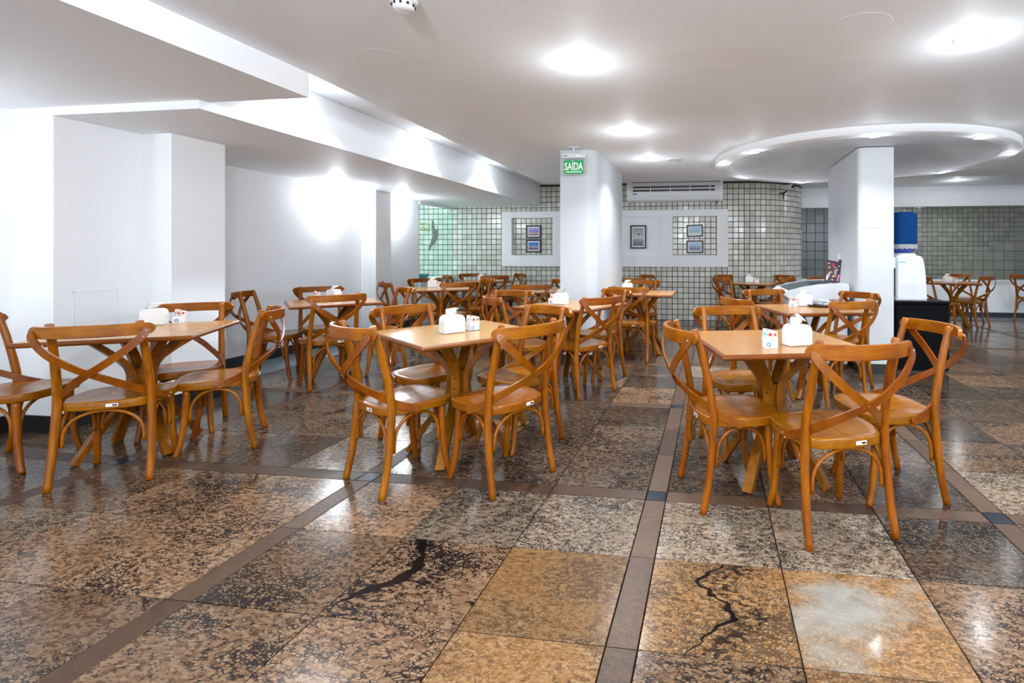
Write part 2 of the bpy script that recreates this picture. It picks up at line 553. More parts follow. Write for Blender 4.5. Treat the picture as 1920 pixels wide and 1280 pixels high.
def tube(bm, pts, rad, seg=10, mi=0):
    pts = [Vector(p) for p in pts]
    n = len(pts)
    if not isinstance(rad, (list, tuple)):
        rad = [rad] * n
    rings = []
    ref = None
    for i, p in enumerate(pts):
        t = (pts[min(i + 1, n - 1)] - pts[max(i - 1, 0)]).normalized()
        if ref is None:
            ref = Vector((1, 0, 0)) if abs(t.x) < 0.8 else Vector((0, 1, 0))
        u = (ref - t * ref.dot(t)).normalized()
        ref = u
        v = t.cross(u)
        rings.append([bm.verts.new(p + (u * math.cos(2 * PI * k / seg) + v * math.sin(2 * PI * k / seg)) * rad[i]) for k in range(seg)])
    for a, b in zip(rings, rings[1:]):
        for k in range(seg):
            f = bm.faces.new((a[k], a[(k + 1) % seg], b[(k + 1) % seg], b[k]))
            f.smooth = True
            f.material_index = mi
    bm.faces.new(rings[0][::-1]).material_index = mi
    bm.faces.new(rings[-1]).material_index = mi
    return bm


def strap(bm, pts, nrm, width, thick, mi=0):
    """flat bent strap: centre line, outward normal per point, width per point or number"""
    pts = [Vector(p) for p in pts]
    n = len(pts)
    rows = []
    for i, p in enumerate(pts):
        t = (pts[min(i + 1, n - 1)] - pts[max(i - 1, 0)]).normalized()
        nn = Vector(nrm[i])
        nn = (nn - t * nn.dot(t)).normalized()
        w = t.cross(nn)
        hw = (width[i] if isinstance(width, (list, tuple)) else width) / 2
        h = thick / 2
        rows.append([bm.verts.new(p + w * a * hw + nn * b * h) for a, b in ((1, 1), (-1, 1), (-1, -1), (1, -1))])
    for a, b in zip(rows, rows[1:]):
        for k in range(4):
            f = bm.faces.new((a[k], a[(k + 1) % 4], b[(k + 1) % 4], b[k]))
            f.smooth = k in (0, 2)
            f.material_index = mi
            e = bm.edges.get((a[k], b[k]))
            if e:
                e.smooth = False
    bm.faces.new(rows[0][::-1])
    bm.faces.new(rows[-1])
    return bm


def lathe(bm, prof, seg=24, cx=0, cy=0, mi=0):
    rings = []
    for r, z in prof:
        if r < 1e-6:
            rings.append([bm.verts.new((cx, cy, z))])
        else:
            rings.append([bm.verts.new((cx + r * math.cos(2 * PI * k / seg), cy + r * math.sin(2 * PI * k / seg), z)) for k in range(seg)])
    for a, b in zip(rings, rings[1:]):
        for k in range(seg):
            k2 = (k + 1) % seg
            if len(a) == 1 and len(b) == 1:
                continue
            if len(a) == 1:
                vs = (a[0], b[k2], b[k])
            elif len(b) == 1:
                vs = (a[k], a[k2], b[0])
            else:
                vs = (a[k], a[k2], b[k2], b[k])
            f = bm.faces.new(vs)
            f.smooth = True
            f.material_index = mi
    bmesh.ops.recalc_face_normals(bm, faces=bm.faces)
    return bm


def disc_y(bm, x, y, z, r, ny, d=0.002, seg=8, mi=1, nrm=None):
    """small raised stud at a point with outward normal nrm"""
    n = Vector(nrm).normalized()
    u = n.orthogonal().normalized()
    v = n.cross(u)
    c = Vector((x, y, z))
    top = [bm.verts.new(c + n * d + (u * math.cos(2 * PI * k / seg) + v * math.sin(2 * PI * k / seg)) * r * 0.7) for k in range(seg)]
    bot = [bm.verts.new(c - n * d + (u * math.cos(2 * PI * k / seg) + v * math.sin(2 * PI * k / seg)) * r) for k in range(seg)]
    bm.faces.new(top).material_index = mi
    for k in range(seg):
        bm.faces.new((bot[k], bot[(k + 1) % seg], top[(k + 1) % seg], top[k])).material_index = mi


# ------------------------------------------------------------ the camera's frustum in plan (only to choose which pieces are singled out)
def in_view(x, y, z, m=30):
    c, s = math.cos(math.radians(8)), math.sin(math.radians(8))
    X, Z = c * x + s * y, -s * x + c * y
    if Z < 0.3:
        return None
    px, py = 1200 + 963 * X / Z, 478 + 963 * (1.2 - z) / Z
    return (px, py, Z) if -m < px < 1920 + m and -m < py < 1280 + m else None


# ------------------------------------------------------------ floor
floor = struct('floor', boxes((-7.2, 8.0, -4.5, 12.0, -0.10, -0.012)), M['grout'])
GX, GY, SW = 1.565, 1.53, 0.10
X0, Y0 = -0.275, 2.55           # centre of one dark inset square
TW, TH = (GX - SW) / 3, (GY - SW) / 3
GAP = 0.0022


def slab_mesh(name, w, h, mat, ch=0.0016, top=0.0, bot=-0.011):
    bm = BM()
    a, b = w / 2 - GAP, h / 2 - GAP
    lo = [bm.verts.new(p) for p in ((-a, -b, bot), (a, -b, bot), (a, b, bot), (-a, b, bot))]
    mi = [bm.verts.new(p) for p in ((-a, -b, top - ch), (a, -b, top - ch), (a, b, top - ch), (-a, b, top - ch))]
    hi = [bm.verts.new(p) for p in ((-a + ch, -b + ch, top), (a - ch, -b + ch, top), (a - ch, b - ch, top), (-a + ch, b - ch, top))]
    bm.faces.new(hi)
    for A, B in ((lo, mi), (mi, hi)):
        for i in range(4):
            j = (i + 1) % 4
            bm.faces.new((A[i], A[j], B[j], B[i]))
    me = bpy.data.meshes.new(name)
    bm.to_mesh(me)
    bm.free()
    me.materials.append(mat)
    return me


VAR = ['g_pink', 'g_pale', 'g_brown', 'g_gold', 'g_vein', 'g_goldvein', 'g_patch']
tile_me = {v: slab_mesh('granite_tile', TW, TH, M[v]) for v in VAR}
sx_me = slab_mesh('strip_along_x', TW, SW, M['strip'])
sy_me = slab_mesh('strip_along_y', SW, TH, M['strip'])
sq_me = slab_mesh('inset_square', SW, SW, M['inset'])
FIX = {(2, 0): 'g_vein', (3, 0): 'g_gold', (0, 0): 'g_pink', (1, 0): 'g_pink', (4, 0): 'g_goldvein', (5, 0): 'g_patch', (6, 0): 'g_pink',
       (2, 1): 'g_pale', (1, 1): 'g_pink', (3, 1): 'g_pale', (4, 1): 'g_pale', (5, 1): 'g_pale', (6, 1): 'g_brown', (3, -1): 'g_gold',
       (2, -1): 'g_pink', (4, -1): 'g_pink', (5, -1): 'g_gold'}
pieces = []          # (mesh, x, y, kind)
rg = random.Random(3)
for I in range(-4, 6):
    for J in range(-5, 6):
        sx, sy = X0 + I * GX, Y0 + J * GY
        pieces.append((sq_me, sx, sy, 'inset_square'))
        for i in range(3):
            tx = sx + SW / 2 + TW * (i + 0.5)
            ty = sy + SW / 2 + TH * (i + 0.5)
            pieces.append((sx_me, tx, sy, 'granite_strip'))
            pieces.append((sy_me, sx, ty, 'granite_strip'))
            for j in range(3):
                yy = sy + SW / 2 + TH * (j + 0.5)
                # column 4 is the first one right of the strip through X0; rows 0/1 are the two tiles in front of the strip at Y0
                colx = 4 + I * 3 + i
                row = (J + 1) * 3 + j - 1
                v = FIX.get((colx, row)) if -2 < row < 2 else None
                if v is None:
                    q = rg.random()
                    if yy > Y0:
                        v = 'g_brown' if q < 0.55 else 'g_pink' if q < 0.85 else 'g_pale'
                    else:
                        v = 'g_pink' if q < 0.55 else 'g_brown' if q < 0.75 else 'g_pale'
                pieces.append((tile_me[v], tx, yy, 'granite_tile'))
pieces = [p for p in pieces if -5.3 < p[1] < 7.9 and -4.2 < p[2] < 10.9]
LIM = {'granite_tile': 280, 'granite_strip': 230, 'inset_square': 60}
rest = []
for kind in LIM:
    ps = sorted([p for p in pieces if p[3] == kind], key=lambda p: (0 if in_view(p[1], p[2], 0, 150) else 1, p[1] ** 2 + p[2] ** 2))
    for k, (me, x, y, _) in enumerate(ps):
        if k < LIM[kind] and in_view(x, y, 0, 150):
            obj(kind, me, None, floor, (x, y, 0))
        else:
            rest.append((me, x, y))
mats_rest = [M[v] for v in VAR] + [M['strip'], M['inset']]
bm = BM()
for me, x, y in rest:
    n0 = len(bm.verts)
    bm.from_mesh(me)
    bm.verts.ensure_lookup_table()
    bm.faces.ensure_lookup_table()
    idx = mats_rest.index(me.materials[0])
    vs = bm.verts[n0:]
    for v in vs:
        v.co += Vector((x, y, 0))
    for f in bm.faces[-len(me.polygons):]:
        f.material_index = idx
o = obj('far_paving', bm, None, floor, mats=mats_rest)
o['kind'] = 'stuff'

# ------------------------------------------------------------ walls
ZT = 2.54     # upper slab
LW = [(-4.74, -4.5), (-4.74, 2.88), (-4.40, 2.88), (-4.40, 3.42), (-4.13, 3.42), (-4.13, 3.86), (-5.05, 3.86), (-5.05, 6.83), (-4.82, 6.83), (-4.82, 7.18), (-5.05, 7.18), (-5.05, 8.31)]
wall_left = struct('wall_left', prism(LW + [(-5.25, 8.31), (-5.25, -4.5)], 0, ZT), M['wall'])


def ribbon(pts, z0, z1, d):
    """skirting that follows a plan polyline (room on its right-hand side going forward)"""
    bm = BM()
    for (xa, ya), (xb, yb) in zip(pts, pts[1:]):
        t = Vector((xb - xa, yb - ya)).normalized()
        n = Vector((t.y, -t.x)) * d
        e = t * d
        prism([(xa - e.x, ya - e.y), (xa - e.x + n.x, ya - e.y + n.y), (xb + e.x + n.x, yb + e.y + n.y), (xb + e.x, yb + e.y)], z0, z1, bm)
    return bm


struct('baseboard_left', ribbon(LW[0:6], 0.0, 0.115, 0.012), M['base_dark'])
struct('baseboard_left_far', ribbon(LW[6:8], 0.0, 0.11, 0.012), M['base_grey'])
struct('baseboard_left_pilaster', ribbon(LW[8:12], 0.0, 0.11, 0.012), M['base_grey'])
obj('border_strip', boxes((-5.04, -4.47, 3.9, 9.4, -0.005, 0.003)), M['border'], floor)
obj('border_strip', boxes((1.9, 7.95, 10.30, 10.72, -0.005, 0.003)), M['border'], floor)

# window in the left wall: sill wall, green pane, white head
bmw = boxes((-5.25, -5.03, 8.31, 9.47, 0, 0.76), (-5.27, -5.00, 8.31, 9.47, 0.76, 0.79))
struct('wall_left_sill', bmw, M['wall'])
win = struct('window_1', boxes((-5.07, -5.055, 8.31, 9.46, 0.79, 2.10)), M['glass'])
obj('window_frame', boxes((-5.09, -5.03, 8.31, 9.47, 2.09, 2.14)), M['plaster'], win)
bm = BM()      # frosted leaping fish on the pane
fish = [(0, 0.36), (0.045, 0.30), (0.055, 0.20), (0.10, 0.15), (0.12, 0.22), (0.135, 0.12), (0.12, 0.02), (0.07, -0.08), (0.0, -0.14), (-0.06, -0.24), (-0.075, -0.18), (-0.02, -0.05), (0.01, 0.05), (-0.01, 0.2)]
prof = [(8.73 + p[0] * 1.6, 1.50 + p[1]) for p in fish]
extrude_profile(prof, 0, -5.052, -5.049, bm)
obj('etched_fish', bm, M['frost'], win)
bm = boxes((-5.053, -5.049, 8.33, 8.66, 1.63, 1.645), (-5.053, -5.049, 8.33, 8.66, 1.745, 1.76), (-5.053, -5.049, 8.645, 8.66, 1.63, 1.76))
for k in range(5):
    box(bm, -5.053, -5.049, 8.38 + k * 0.05, 8.41 + k * 0.05, 1.675, 1.69)
obj('yellow_sticker', bm, M['yellow'], win)
bm = BM()
lathe(bm, [(0.0, 0.79), (0.09, 0.79), (0.12, 0.86), (0.11, 0.86), (0.08, 0.80), (0.0, 0.80)], 16, -5.14, 8.55)
tag(obj('teal_bowl', bm, M['teal']), 'small teal bowl on the sill behind the green glass pane', 'bowl')

# back wall: flat part, then a convex quarter turning away
BY, CX, CR = 9.47, 0.474, 1.30
CYc = BY + CR
pl = [(-7.2, BY), (CX, BY)]
arcN = 36
arc = []
for k in range(1, arcN + 1):
    a = -PI / 2 + (PI / 2 + 0.35) * k / arcN
    arc.append((CX + CR * math.cos(a), CYc + CR * math.sin(a)))
pl += arc
wall_back = struct('wall_back', prism(pl + [(CX, 11.9), (-7.2, 11.9)], 0, ZT), M['wgrout'])


def wtile_mesh(name, w, h, mat, t=0.007, ch=0.003):
    """tile lying against a wall that faces -Y, centred on its origin"""
    bm = BM()
    a, b = w / 2, h / 2
    A = [bm.verts.new(p) for p in ((-a, 0, -b), (a, 0, -b), (a, 0, b), (-a, 0, b))]
    B = [bm.verts.new(p) for p in ((-a, -t + ch * 0.6, -b), (a, -t + ch * 0.6, -b), (a, -t + ch * 0.6, b), (-a, -t + ch * 0.6, b))]
    C = [bm.verts.new(p) for p in ((-a + ch, -t, -b + ch), (a - ch, -t, -b + ch), (a - ch, -t, b - ch), (-a + ch, -t, b - ch))]
    bm.faces.new(C)
    for P, Q in ((A, B), (B, C)):
        for i in range(4):
            j = (i + 1) % 4
            bm.faces.new((P[i], P[j], Q[j], Q[i]))
    me = bpy.data.meshes.new(name)
    bm.to_mesh(me)
    bm.free()
    if mat:
        me.materials.append(mat)
    return me


def stuff_tiles(name, lst, me, mat, parent, tilt=0.012):
    """many tiles in one mesh: lst of (x, y, z, yaw, sx, sz)"""
    rr = random.Random(5)
    base = [v.co.copy() for v in me.vertices]
    polys = [tuple(p.vertices) for p in me.polygons]
    V, F = [], []
    for (x, y, z, yaw, sx, sz) in lst:
        R = Matrix.Rotation(yaw + rr.uniform(-tilt, tilt), 3, 'Z') @ Matrix.Rotation(rr.uniform(-tilt, tilt), 3, 'X')
        n = len(V)
        for c in base:
            w = R @ Vector((c.x * sx, c.y, c.z * sz))
            V.append((w.x + x, w.y + y, w.z + z))
        F += [tuple(i + n for i in p) for p in polys]
    q = bpy.data.meshes.new(name)
    q.from_pydata(V, [], F)
    o = obj(name, q, mat, parent)
    o['kind'] = 'stuff'
    return o


PT = 0.1003
wt = wtile_mesh('wall_tile', PT - 0.011, PT - 0.011, M['tile'])
cells = []
nx = int((CX + 7.1) / PT)
for i in range(nx):
    for j in range(25):
        cells.append((CX - PT * (i + 0.5), BY, PT * (j + 0.5), 0.0))
na = int((PI / 2 + 0.30) * CR / PT)
for i in range(na):
    a = -PI / 2 + PT * (i + 0.5) / CR
    for j in range(25):
        cells.append((CX + CR * math.cos(a), CYc + CR * math.sin(a), PT * (j + 0.5), a + PI / 2))


def hidden_cell(c):
    x, y, z, yaw = c
    v = in_view(x, y, z)
    if not v:
        return True
    px, py, _ = v
    if 1045 < px < 1170 or px > 1503 or px < 850 or py > 590 or py < 342:
        return True
    if 941 < px < 1365 and 394 < py < 500 and not (1261 < px < 1344 and 407 < py < 478) and not (960 < px < 1037 and 407 < py < 478):
        return True
    return 1180 < px < 1356 and 345 < py < 377


vis = [c for c in cells if not hidden_cell(c)]
vis.sort(key=lambda c: -c[0])
vis = vis[60:]
single = set(vis[:300])
rr = random.Random(9)
for c in single:
    obj('wall_tile', wt, None, wall_back, c[:3], (rr.uniform(-.012, .012), 0, c[3] + rr.uniform(-.012, .012)))
stuff_tiles('wall_tiling', [(*c, 1, 1) for c in cells if c not in single], wt, M['tile'], wall_back)

# far right wall: white dado, grey tile band with larger tiles low on the right, white band above
RY = 10.75
wall_right = struct('wall_right', boxes((1.6, 8.0, RY, 11.2, 0, 0.70), (1.6, 8.0, RY + 0.05, 11.2, 0.70, 2.15), (1.6, 8.0, RY - 0.02, 11.2, 2.15, ZT)), M['wall'])
obj('tile_backing', boxes((1.6, 8.0, RY + 0.03, RY + 0.06, 0.70, 2.16)), M['wgrout'], wall_right)
struct('trim_1', boxes((1.6, 8.0, RY - 0.03, RY + 0.05, 0.695, 0.725)), M['plaster'])
struct('baseboard_right', boxes((1.6, 8.0, RY - 0.012, RY, 0, 0.095)), M['base_grey'])
P2 = 0.0925
olive = wtile_mesh('olive_tile', P2 - 0.007, P2 - 0.007, M['tile_olive'])
olive_big = wtile_mesh('olive_tile_large', 2 * P2 - 0.007, 2 * P2 - 0.007, M['tile_olive'])
dark_big = wtile_mesh('dark_tile', 1.85 * P2 - 0.006, 2 * P2 - 0.006, M['tile_dark'])
small, nbig = [], 0
XR = 3.35
ncol = int((7.9 - XR) / P2)
for i in range(0, ncol, 2):
    for j in range(0, 16, 2):
        x, z = XR + P2 * (i + 1), 0.725 + P2 * (j + 1)
        lim = max(0, min(10, (i - 10) // 2 + rg.choice((-1, 0, 0))))
        if j < 2 * (lim // 2 + (1 if lim > 0 else 0)) or (i < 4 and j == 14):
            v = in_view(x, RY, z)
            if v and nbig < 290:
                nbig += 1
                obj('olive_tile', olive_big, None, wall_right, (x, RY + 0.03, z), (rr.uniform(-.006, .006), 0, rr.uniform(-.006, .006)))
                continue
            small.append((x, RY + 0.03, z, 0, 2.03, 2.03))
        else:
            for a in (-.5, .5):
                for b in (-.5, .5):
                    small.append((x + a * P2, RY + 0.03, z + b * P2, 0, 1, 1))
stuff_tiles('olive_tiling', [s for s in small if s[2] < 2.16], olive, M['tile_olive'], wall_right, 0.006)
for i in range(9):
    for j in range(8):
        obj('dark_tile', dark_big, None, wall_right, (1.72 + 1.85 * P2 * (i + .5), RY + 0.03, 0.725 + 2 * P2 * (j + .5) if j < 7 else 0.725 + 2 * P2 * 7.35),
            (rr.uniform(-.004, .004), 0, rr.uniform(-.004, .004)))
struct('wall_east', boxes((8.0, 8.2, -4.5, 12.0, 0, ZT)), M['wall'])

# ------------------------------------------------------------ ceilings
ZC = 2.35
struct('ceiling', boxes((-7.2, 8.2, -4.5, 12.0, ZT, ZT + 0.1)), M['ceil'])
struct('ceiling_drop', prism([(-2.52, -4.5), (8.0, -4.5), (8.0, 8.05), (-2.72, 8.05), (-2.525, 2.92)], ZC, ZT - 0.002), M['ceil'])
struct('ceiling_soffit_near', boxes((-4.74, -2.525, -4.5, 2.925, 2.195, ZT - 0.002)), M['wall'])
struct('ceiling_soffit_far', boxes((-5.05, -3.26, 2.87, 9.465, 2.14, ZT - 0.002)), M['wall'])
DX, DY = 1.656, 6.393
bm = BM()
lathe(bm, [(1.62, ZC), (1.62, 2.283), (1.612, 2.279), (1.455, 2.279), (1.45, 2.283), (1.45, 2.297), (0, 2.297)], 96, DX, DY)
struct('ceiling_disc', bm, M['plaster'])

# ------------------------------------------------------------ pillars
def pillar_poly(x0, x1, y0, y1, r, corners):
    pts = []
    for (cx_, cy_, a0, key) in ((x0, y0, PI, 'a'), (x1, y0, 1.5 * PI, 'b'), (x1, y1, 0, 'c'), (x0, y1, PI / 2, 'd')):
        if key in corners:
            ox, oy = (r if cx_ == x0 else -r), (r if cy_ == y0 else -r)
            for k in range(7):
                a = a0 + PI / 2 * k / 6
                pts.append((cx_ + ox + r * math.cos(a), cy_ + oy + r * math.sin(a)))
        else:
            pts.append((cx_, cy_))
    return pts


pp = pillar_poly(-1.655, -1.258, 5.47, 7.13, 0.13, 'b')
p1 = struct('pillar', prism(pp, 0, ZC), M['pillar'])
obj('skirting', prism(pillar_poly(-1.667, -1.246, 5.458, 7.142, 0.14, 'b'), 0, 0.11), M['base_dark'], p1)
pp = pillar_poly(1.469, 1.81, 5.475, 6.83, 0.05, 'a')
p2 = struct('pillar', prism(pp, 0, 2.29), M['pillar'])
obj('skirting', prism(pillar_poly(1.457, 1.822, 5.463, 6.842, 0.06, 'a'), 0, 0.10), M['base_dark'], p2)

# ------------------------------------------------------------ lamps
def add_light(name, typ, loc, energy, **kw):
    d = bpy.data.lights.new(name, typ)
    d.energy = energy
    d.color = (0.88, 0.94, 1.0)
    for k, v in kw.items():
        setattr(d, k, v)
    o = bpy.data.objects.new(name, d)
    COL.objects.link(o)
    o.location = loc
    return o


bm = BM()
lathe(bm, [(0.048, -0.004), (0.050, -0.012), (0.066, -0.008), (0.070, 0.0), (0.048, 0.0)], 24)
ring_me = bpy.data.meshes.new('lamp_trim')
bm.to_mesh(ring_me)
bm.free()
ring_me.materials.append(M['white'])
bm = BM()
lathe(bm, [(0.048, -0.003), (0.040, -0.009), (0.0, -0.012)], 20)
lens_me = bpy.data.meshes.new('lamp_lens')
bm.to_mesh(lens_me)
bm.free()
lens_me.materials.append(M['lamp'])


def downlight(x, y, z, label, group, w, s=1.0):
    t = thing('ceiling_light', label, 'ceiling light', (x, y, z), 0, group)
    t.scale = (s, s, s)
    obj('trim_ring', ring_me, None, t)
    obj('lamp_lens', lens_me, None, t)
    if w:
        add_light('lamp_or_fill', 'AREA', (x, y, z - 0.02), w * 1.0, shape='DISK', size=0.09, spread=math.radians(125))
        add_light('ceiling_fill', 'POINT', (x, y, z - 0.30), w * 0.13, shadow_soft_size=0.05)  # extra point hung below the lens, added to brighten the ceiling
        add_light('lamp_glow', 'POINT', (x, y, z - 0.07), w * 0.10, shadow_soft_size=0.04)
    return t


G1, G2, G3, G4 = 'downlights in the flat ceiling', 'downlights in the slot along the left beam', 'downlights around the round ceiling panel', 'downlights over the far right corner'
downlight(-0.78, 2.99, ZC, 'bright round downlight in the ceiling above the front middle table', G1, LAMP_W)
downlight(1.365, 2.95, ZC, 'largest bright round downlight, top right of the ceiling', G1, LAMP_W, 1.25)
downlight(-0.777, 4.71, ZC, 'round downlight in the ceiling before the exit sign pillar', G1, LAMP_W)
downlight(-0.745, 6.07, ZC, 'small round downlight beside the ceiling vent right of the exit pillar', G1, LAMP_W * 0.7)
downlight(-3.0, 3.59, ZT, 'nearest downlight in the ceiling slot beside the left beam', G2, LAMP_W)
downlight(-2.98, 5.31, ZT, 'middle downlight in the ceiling slot beside the left beam', G2, LAMP_W)
downlight(-2.99, 7.01, ZT, 'farthest downlight in the ceiling slot beside the left beam', G2, LAMP_W * 0.8)
RL = [(0.123, 6.15, 'leftmost downlight on the rim of the round ceiling panel'),
      (0.433, 7.25, 'downlight on the far left rim of the round panel, above the tiled wall'),
      (1.306, 7.86, 'downlight on the far rim of the round panel, left of the right pillar'),
      (1.45, 4.88, 'downlight on the near rim of the round panel, above the right pillar'),
      (2.43, 5.08, 'downlight on the near right rim of the round ceiling panel'),
      (3.13, 5.95, 'rightmost downlight on the rim of the round ceiling panel'),
      (2.95, 7.16, 'downlight on the far right rim of the round panel, right of the pillar'),
      (0.43, 5.48, 'downlight on the near left rim of the round ceiling panel')]
for x, y, lb in RL:
    downlight(x, y, 2.279, lb, G3, RING_W)
downlight(2.85, 9.85, ZT, 'small downlight on the far ceiling just right of the pillar', G4, RING_W * 1.1)
downlight(4.35, 9.9, ZT, 'small downlight on the far ceiling above the far right table', G4, RING_W * 1.5)
# lamps of the same ceiling behind the photographer and right of the frame
for x, y in ((-0.9, 0.4), (1.3, 0.4), (3.6, 2.4), (-0.9, -1.6), (1.3, -1.6), (3.6, 0.2), (5.6, 5.2), (5.6, 2.4)):
    add_light('lamp_or_fill', 'POINT', (x, y, ZC - 0.28), LAMP_W * (4.3 if x < 3 else 2.6), shadow_soft_size=0.06)

add_light('lamp_or_fill', 'POINT', (-6.0, 8.3, 2.3), 14.0, shadow_soft_size=0.1)  # added unseen light, brightens the tiles behind the green pane
# wall sconces washing the left wall
for k, (x, y, z, lb) in enumerate(((-5.05, 6.146, 1.74, 'white up-light sconce on the left wall before the pilaster'), (-5.05, 7.606, 1.78, 'white up-light sconce on the left wall beyond the pilaster'))):
    t = thing('wall_sconce', lb, 'wall lamp', (x, y, z), 0, 'white wall sconces')
    bm = BM()
    prof = [(0.0, -0.06), (0.05, -0.055), (0.055, 0.07), (0.0, 0.07)]
    for sgn in (0,):
        ring0 = None
        rings = []
        for r_, zz in ((0.045, -0.08), (0.055, 0.075), (0.047, 0.075), (0.04, -0.07)):
            rings.append([bm.verts.new((r_ * math.sin(PI * q / 12), -r_ * math.cos(PI * q / 12), zz)) for q in range(13)])
        for A, B in zip(rings, rings[1:]):
            for q in range(12):
                bm.faces.new((A[q], A[q + 1], B[q + 1], B[q])).smooth = True
    bmesh.ops.recalc_face_normals(bm, faces=bm.faces)
    obj('sconce_shade', bm, M['plaster'], t)
    obj('back_plate', boxes((0, 0.012, -0.05, 0.05, -0.07, 0.06)), M['plaster'], t)
    add_light('sconce_bulb', 'POINT', (x + 0.16, y, z + 0.22), SCONCE_W * 0.9, shadow_soft_size=0.03)
    add_light('sconce_bulb', 'POINT', (x + 0.06, y, z - 0.12), SCONCE_W * 0.12, shadow_soft_size=0.03)
for y in (1.9, -0.6):
    add_light('sconce_bulb', 'POINT', (-4.62, y, 1.85), SCONCE_W * 0.7, shadow_soft_size=0.05)

# ------------------------------------------------------------ chair
def chair_meshes():
    D = {}
    # rear legs running up into the back posts
    for s in (-1, 1):
        path = catmull([(s * .203, -.092, 0), (s * .199, -.062, .15), (s * .192, -.040, .36), (s * .188, -.042, .50), (s * .181, -.082, .70), (s * .176, -.124, .852)], 5)
        n = len(path)
        rad = [.0165 + .0028 * min(1, i / (n * .4)) - .003 * max(0, (i / n - .6) / .4) for i in range(n)]
        bm = tube(BM(), path, rad, 12)
        D['rear%d' % s] = (bm, 'wood_v', 'leg')
        path = catmull([(s * .186, .292, 0), (s * .176, .272, .08), (s * .168, .254, .22), (s * .164, .246, .398)], 5)
        n = len(path)
        bm = tube(BM(), path, [.0155 + .0035 * i / n for i in range(n)], 12)
        D['front%d' % s] = (bm, 'wood_v', 'leg')
    # seat
    half = [(0, .327), (.10, .322), (.168, .300), (.203, .245), (.212, .15), (.203, .06), (.182, -.015), (.145, -.058), (.08, -.076), (0, -.081)]
    loop = half + [(-x, y) for x, y in half[-2:0:-1]]
    pts = catmull([(x, y, 0) for x, y in loop], 3, closed=True)
    bm = BM()

    def ring(sc, z, dz=0):
        return [bm.verts.new((p.x * sc, .12 + (p.y - .12) * sc, z)) for p in pts]
    R = [ring(.96, .390), ring(.995, .393), ring(1.0, .398), ring(1.0, .428), ring(.992, .434), ring(.97, .4355), ring(.8, .432), ring(.5, .427), ring(.2, .425)]
    nseg = len(pts)
    for A, B in zip(R, R[1:]):
        for k in range(nseg):
            f = bm.faces.new((A[k], A[(k + 1) % nseg], B[(k + 1) % nseg], B[k]))
            f.smooth = True
    bm.faces.new(R[0][::-1])
    bm.faces.new(R[-1])
    bmesh.ops.recalc_face_normals(bm, faces=bm.faces)
    D['seat'] = (bm, 'wood_seat', 'seat')
    # top rail
    bm = BM()
    nS = 30
    hw, sag, th, hh = .243, .084, .019, .031
    rows = []
    L_ = []
    for i in range(nS + 1):
        u = -1 + 2 * i / nS
        u = math.copysign(1 - (1 - abs(u)) ** 1.25 if abs(u) > .0 else 0, u) if abs(u) > .8 else u
        x = hw * u
        y = -.128 - sag * (1 - abs(u) ** 2.3)
        L_.append((x, y, u))
    for i, (x, y, u) in enumerate(L_):
        a, b = L_[max(i - 1, 0)], L_[min(i + 1, nS)]
        t = Vector((b[0] - a[0], b[1] - a[1], 0)).normalized()
        n = Vector((t.y, -t.x, 0))
        d = hw - abs(x)
        h = hh if d > hh else max(.004, math.sqrt(max(0, hh * hh - (hh - d) ** 2)))
        zc = .817
        rows.append([bm.verts.new(Vector((x, y, zc)) + n * p + Vector((0, 0, q))) for p, q in ((th / 2, h - .003), (th / 2 - .003, h), (-th / 2 + .003, h), (-th / 2, h - .003), (-th / 2, -h + .003), (-th / 2 + .003, -h), (th / 2 - .003, -h), (th / 2, -h + .003))])
    for A, B in zip(rows, rows[1:]):
        for k in range(8):
            f = bm.faces.new((A[k], A[(k + 1) % 8], B[(k + 1) % 8], B[k]))
            f.smooth = True
            if k in (0, 1, 2, 3, 4, 5, 6, 7):
                bm.edges.get((A[k], B[k])).smooth = k in (1, 5) and False
    bm.faces.new(rows[0][::-1])
    bm.faces.new(rows[-1])
    bmesh.ops.recalc_face_normals(bm, faces=bm.faces)
    D['rail'] = (bm, 'wood_h', 'top_rail')
    # crossed bands, from one end of the rail to the other side of the seat
    for s in (-1, 1):
        off = -.005 if s > 0 else .005
        key = [(s * .226, -.160, .818), (s * .205, -.180, .775), (s * .14, -.203, .705), (s * .06, -.200 + off, .640), (0, -.183 + off, .600), (-s * .075, -.140, .548), (-s * .145, -.068, .490), (-s * .192, .000, .444), (-s * .2135, .065, .418), (-s * .2185, .098, .408)]
        nk = [(s * .35, -1, .1), (s * .35, -1, 0), (s * .2, -1, -.1), (0, -1, -.25), (0, -1, -.3), (-s * .35, -.9, -.3), (-s * .8, -.6, -.2), (-s * 1, -.3, -.1), (-s * 1, -.1, 0), (-s * 1, 0, 0)]
        P_ = catmull(key, 4)
        Nn = catmull(nk, 4)
        wd = [.036] * len(P_)
        wd[0] = .020
        wd[1] = .032
        wd[-1] = .022
        wd[-2] = .032
        bm = strap(BM(), P_, Nn, wd, .009)
        bmesh.ops.recalc_face_normals(bm, faces=bm.faces)
        for q, i_, sgn in ((.010, 2, 1), (-.010, 3, 1)):
            p, n_ = P_[i_], Vector(Nn[i_]).normalized()
            disc_y(bm, p.x + n_.x * .005 + q * .3, p.y + n_.y * .005, p.z + q, .004, 0, mi=1, nrm=n_)
        for q, i_ in ((.009, -2), (-.009, -3)):
            p, n_ = P_[i_], Vector(Nn[i_]).normalized()
            disc_y(bm, p.x + n_.x * .005, p.y + n_.y * .005 + q * .6, p.z + q, .004, 0, mi=1, nrm=n_)
        p = P_[16]
        if s > 0:
            disc_y(bm, p.x, p.y - .0055, p.z, .0045, 0, mi=1, nrm=(0, -1, -.3))
        D['band%d' % s] = (bm, ('wood_band', 'brass'), 'cross_band')

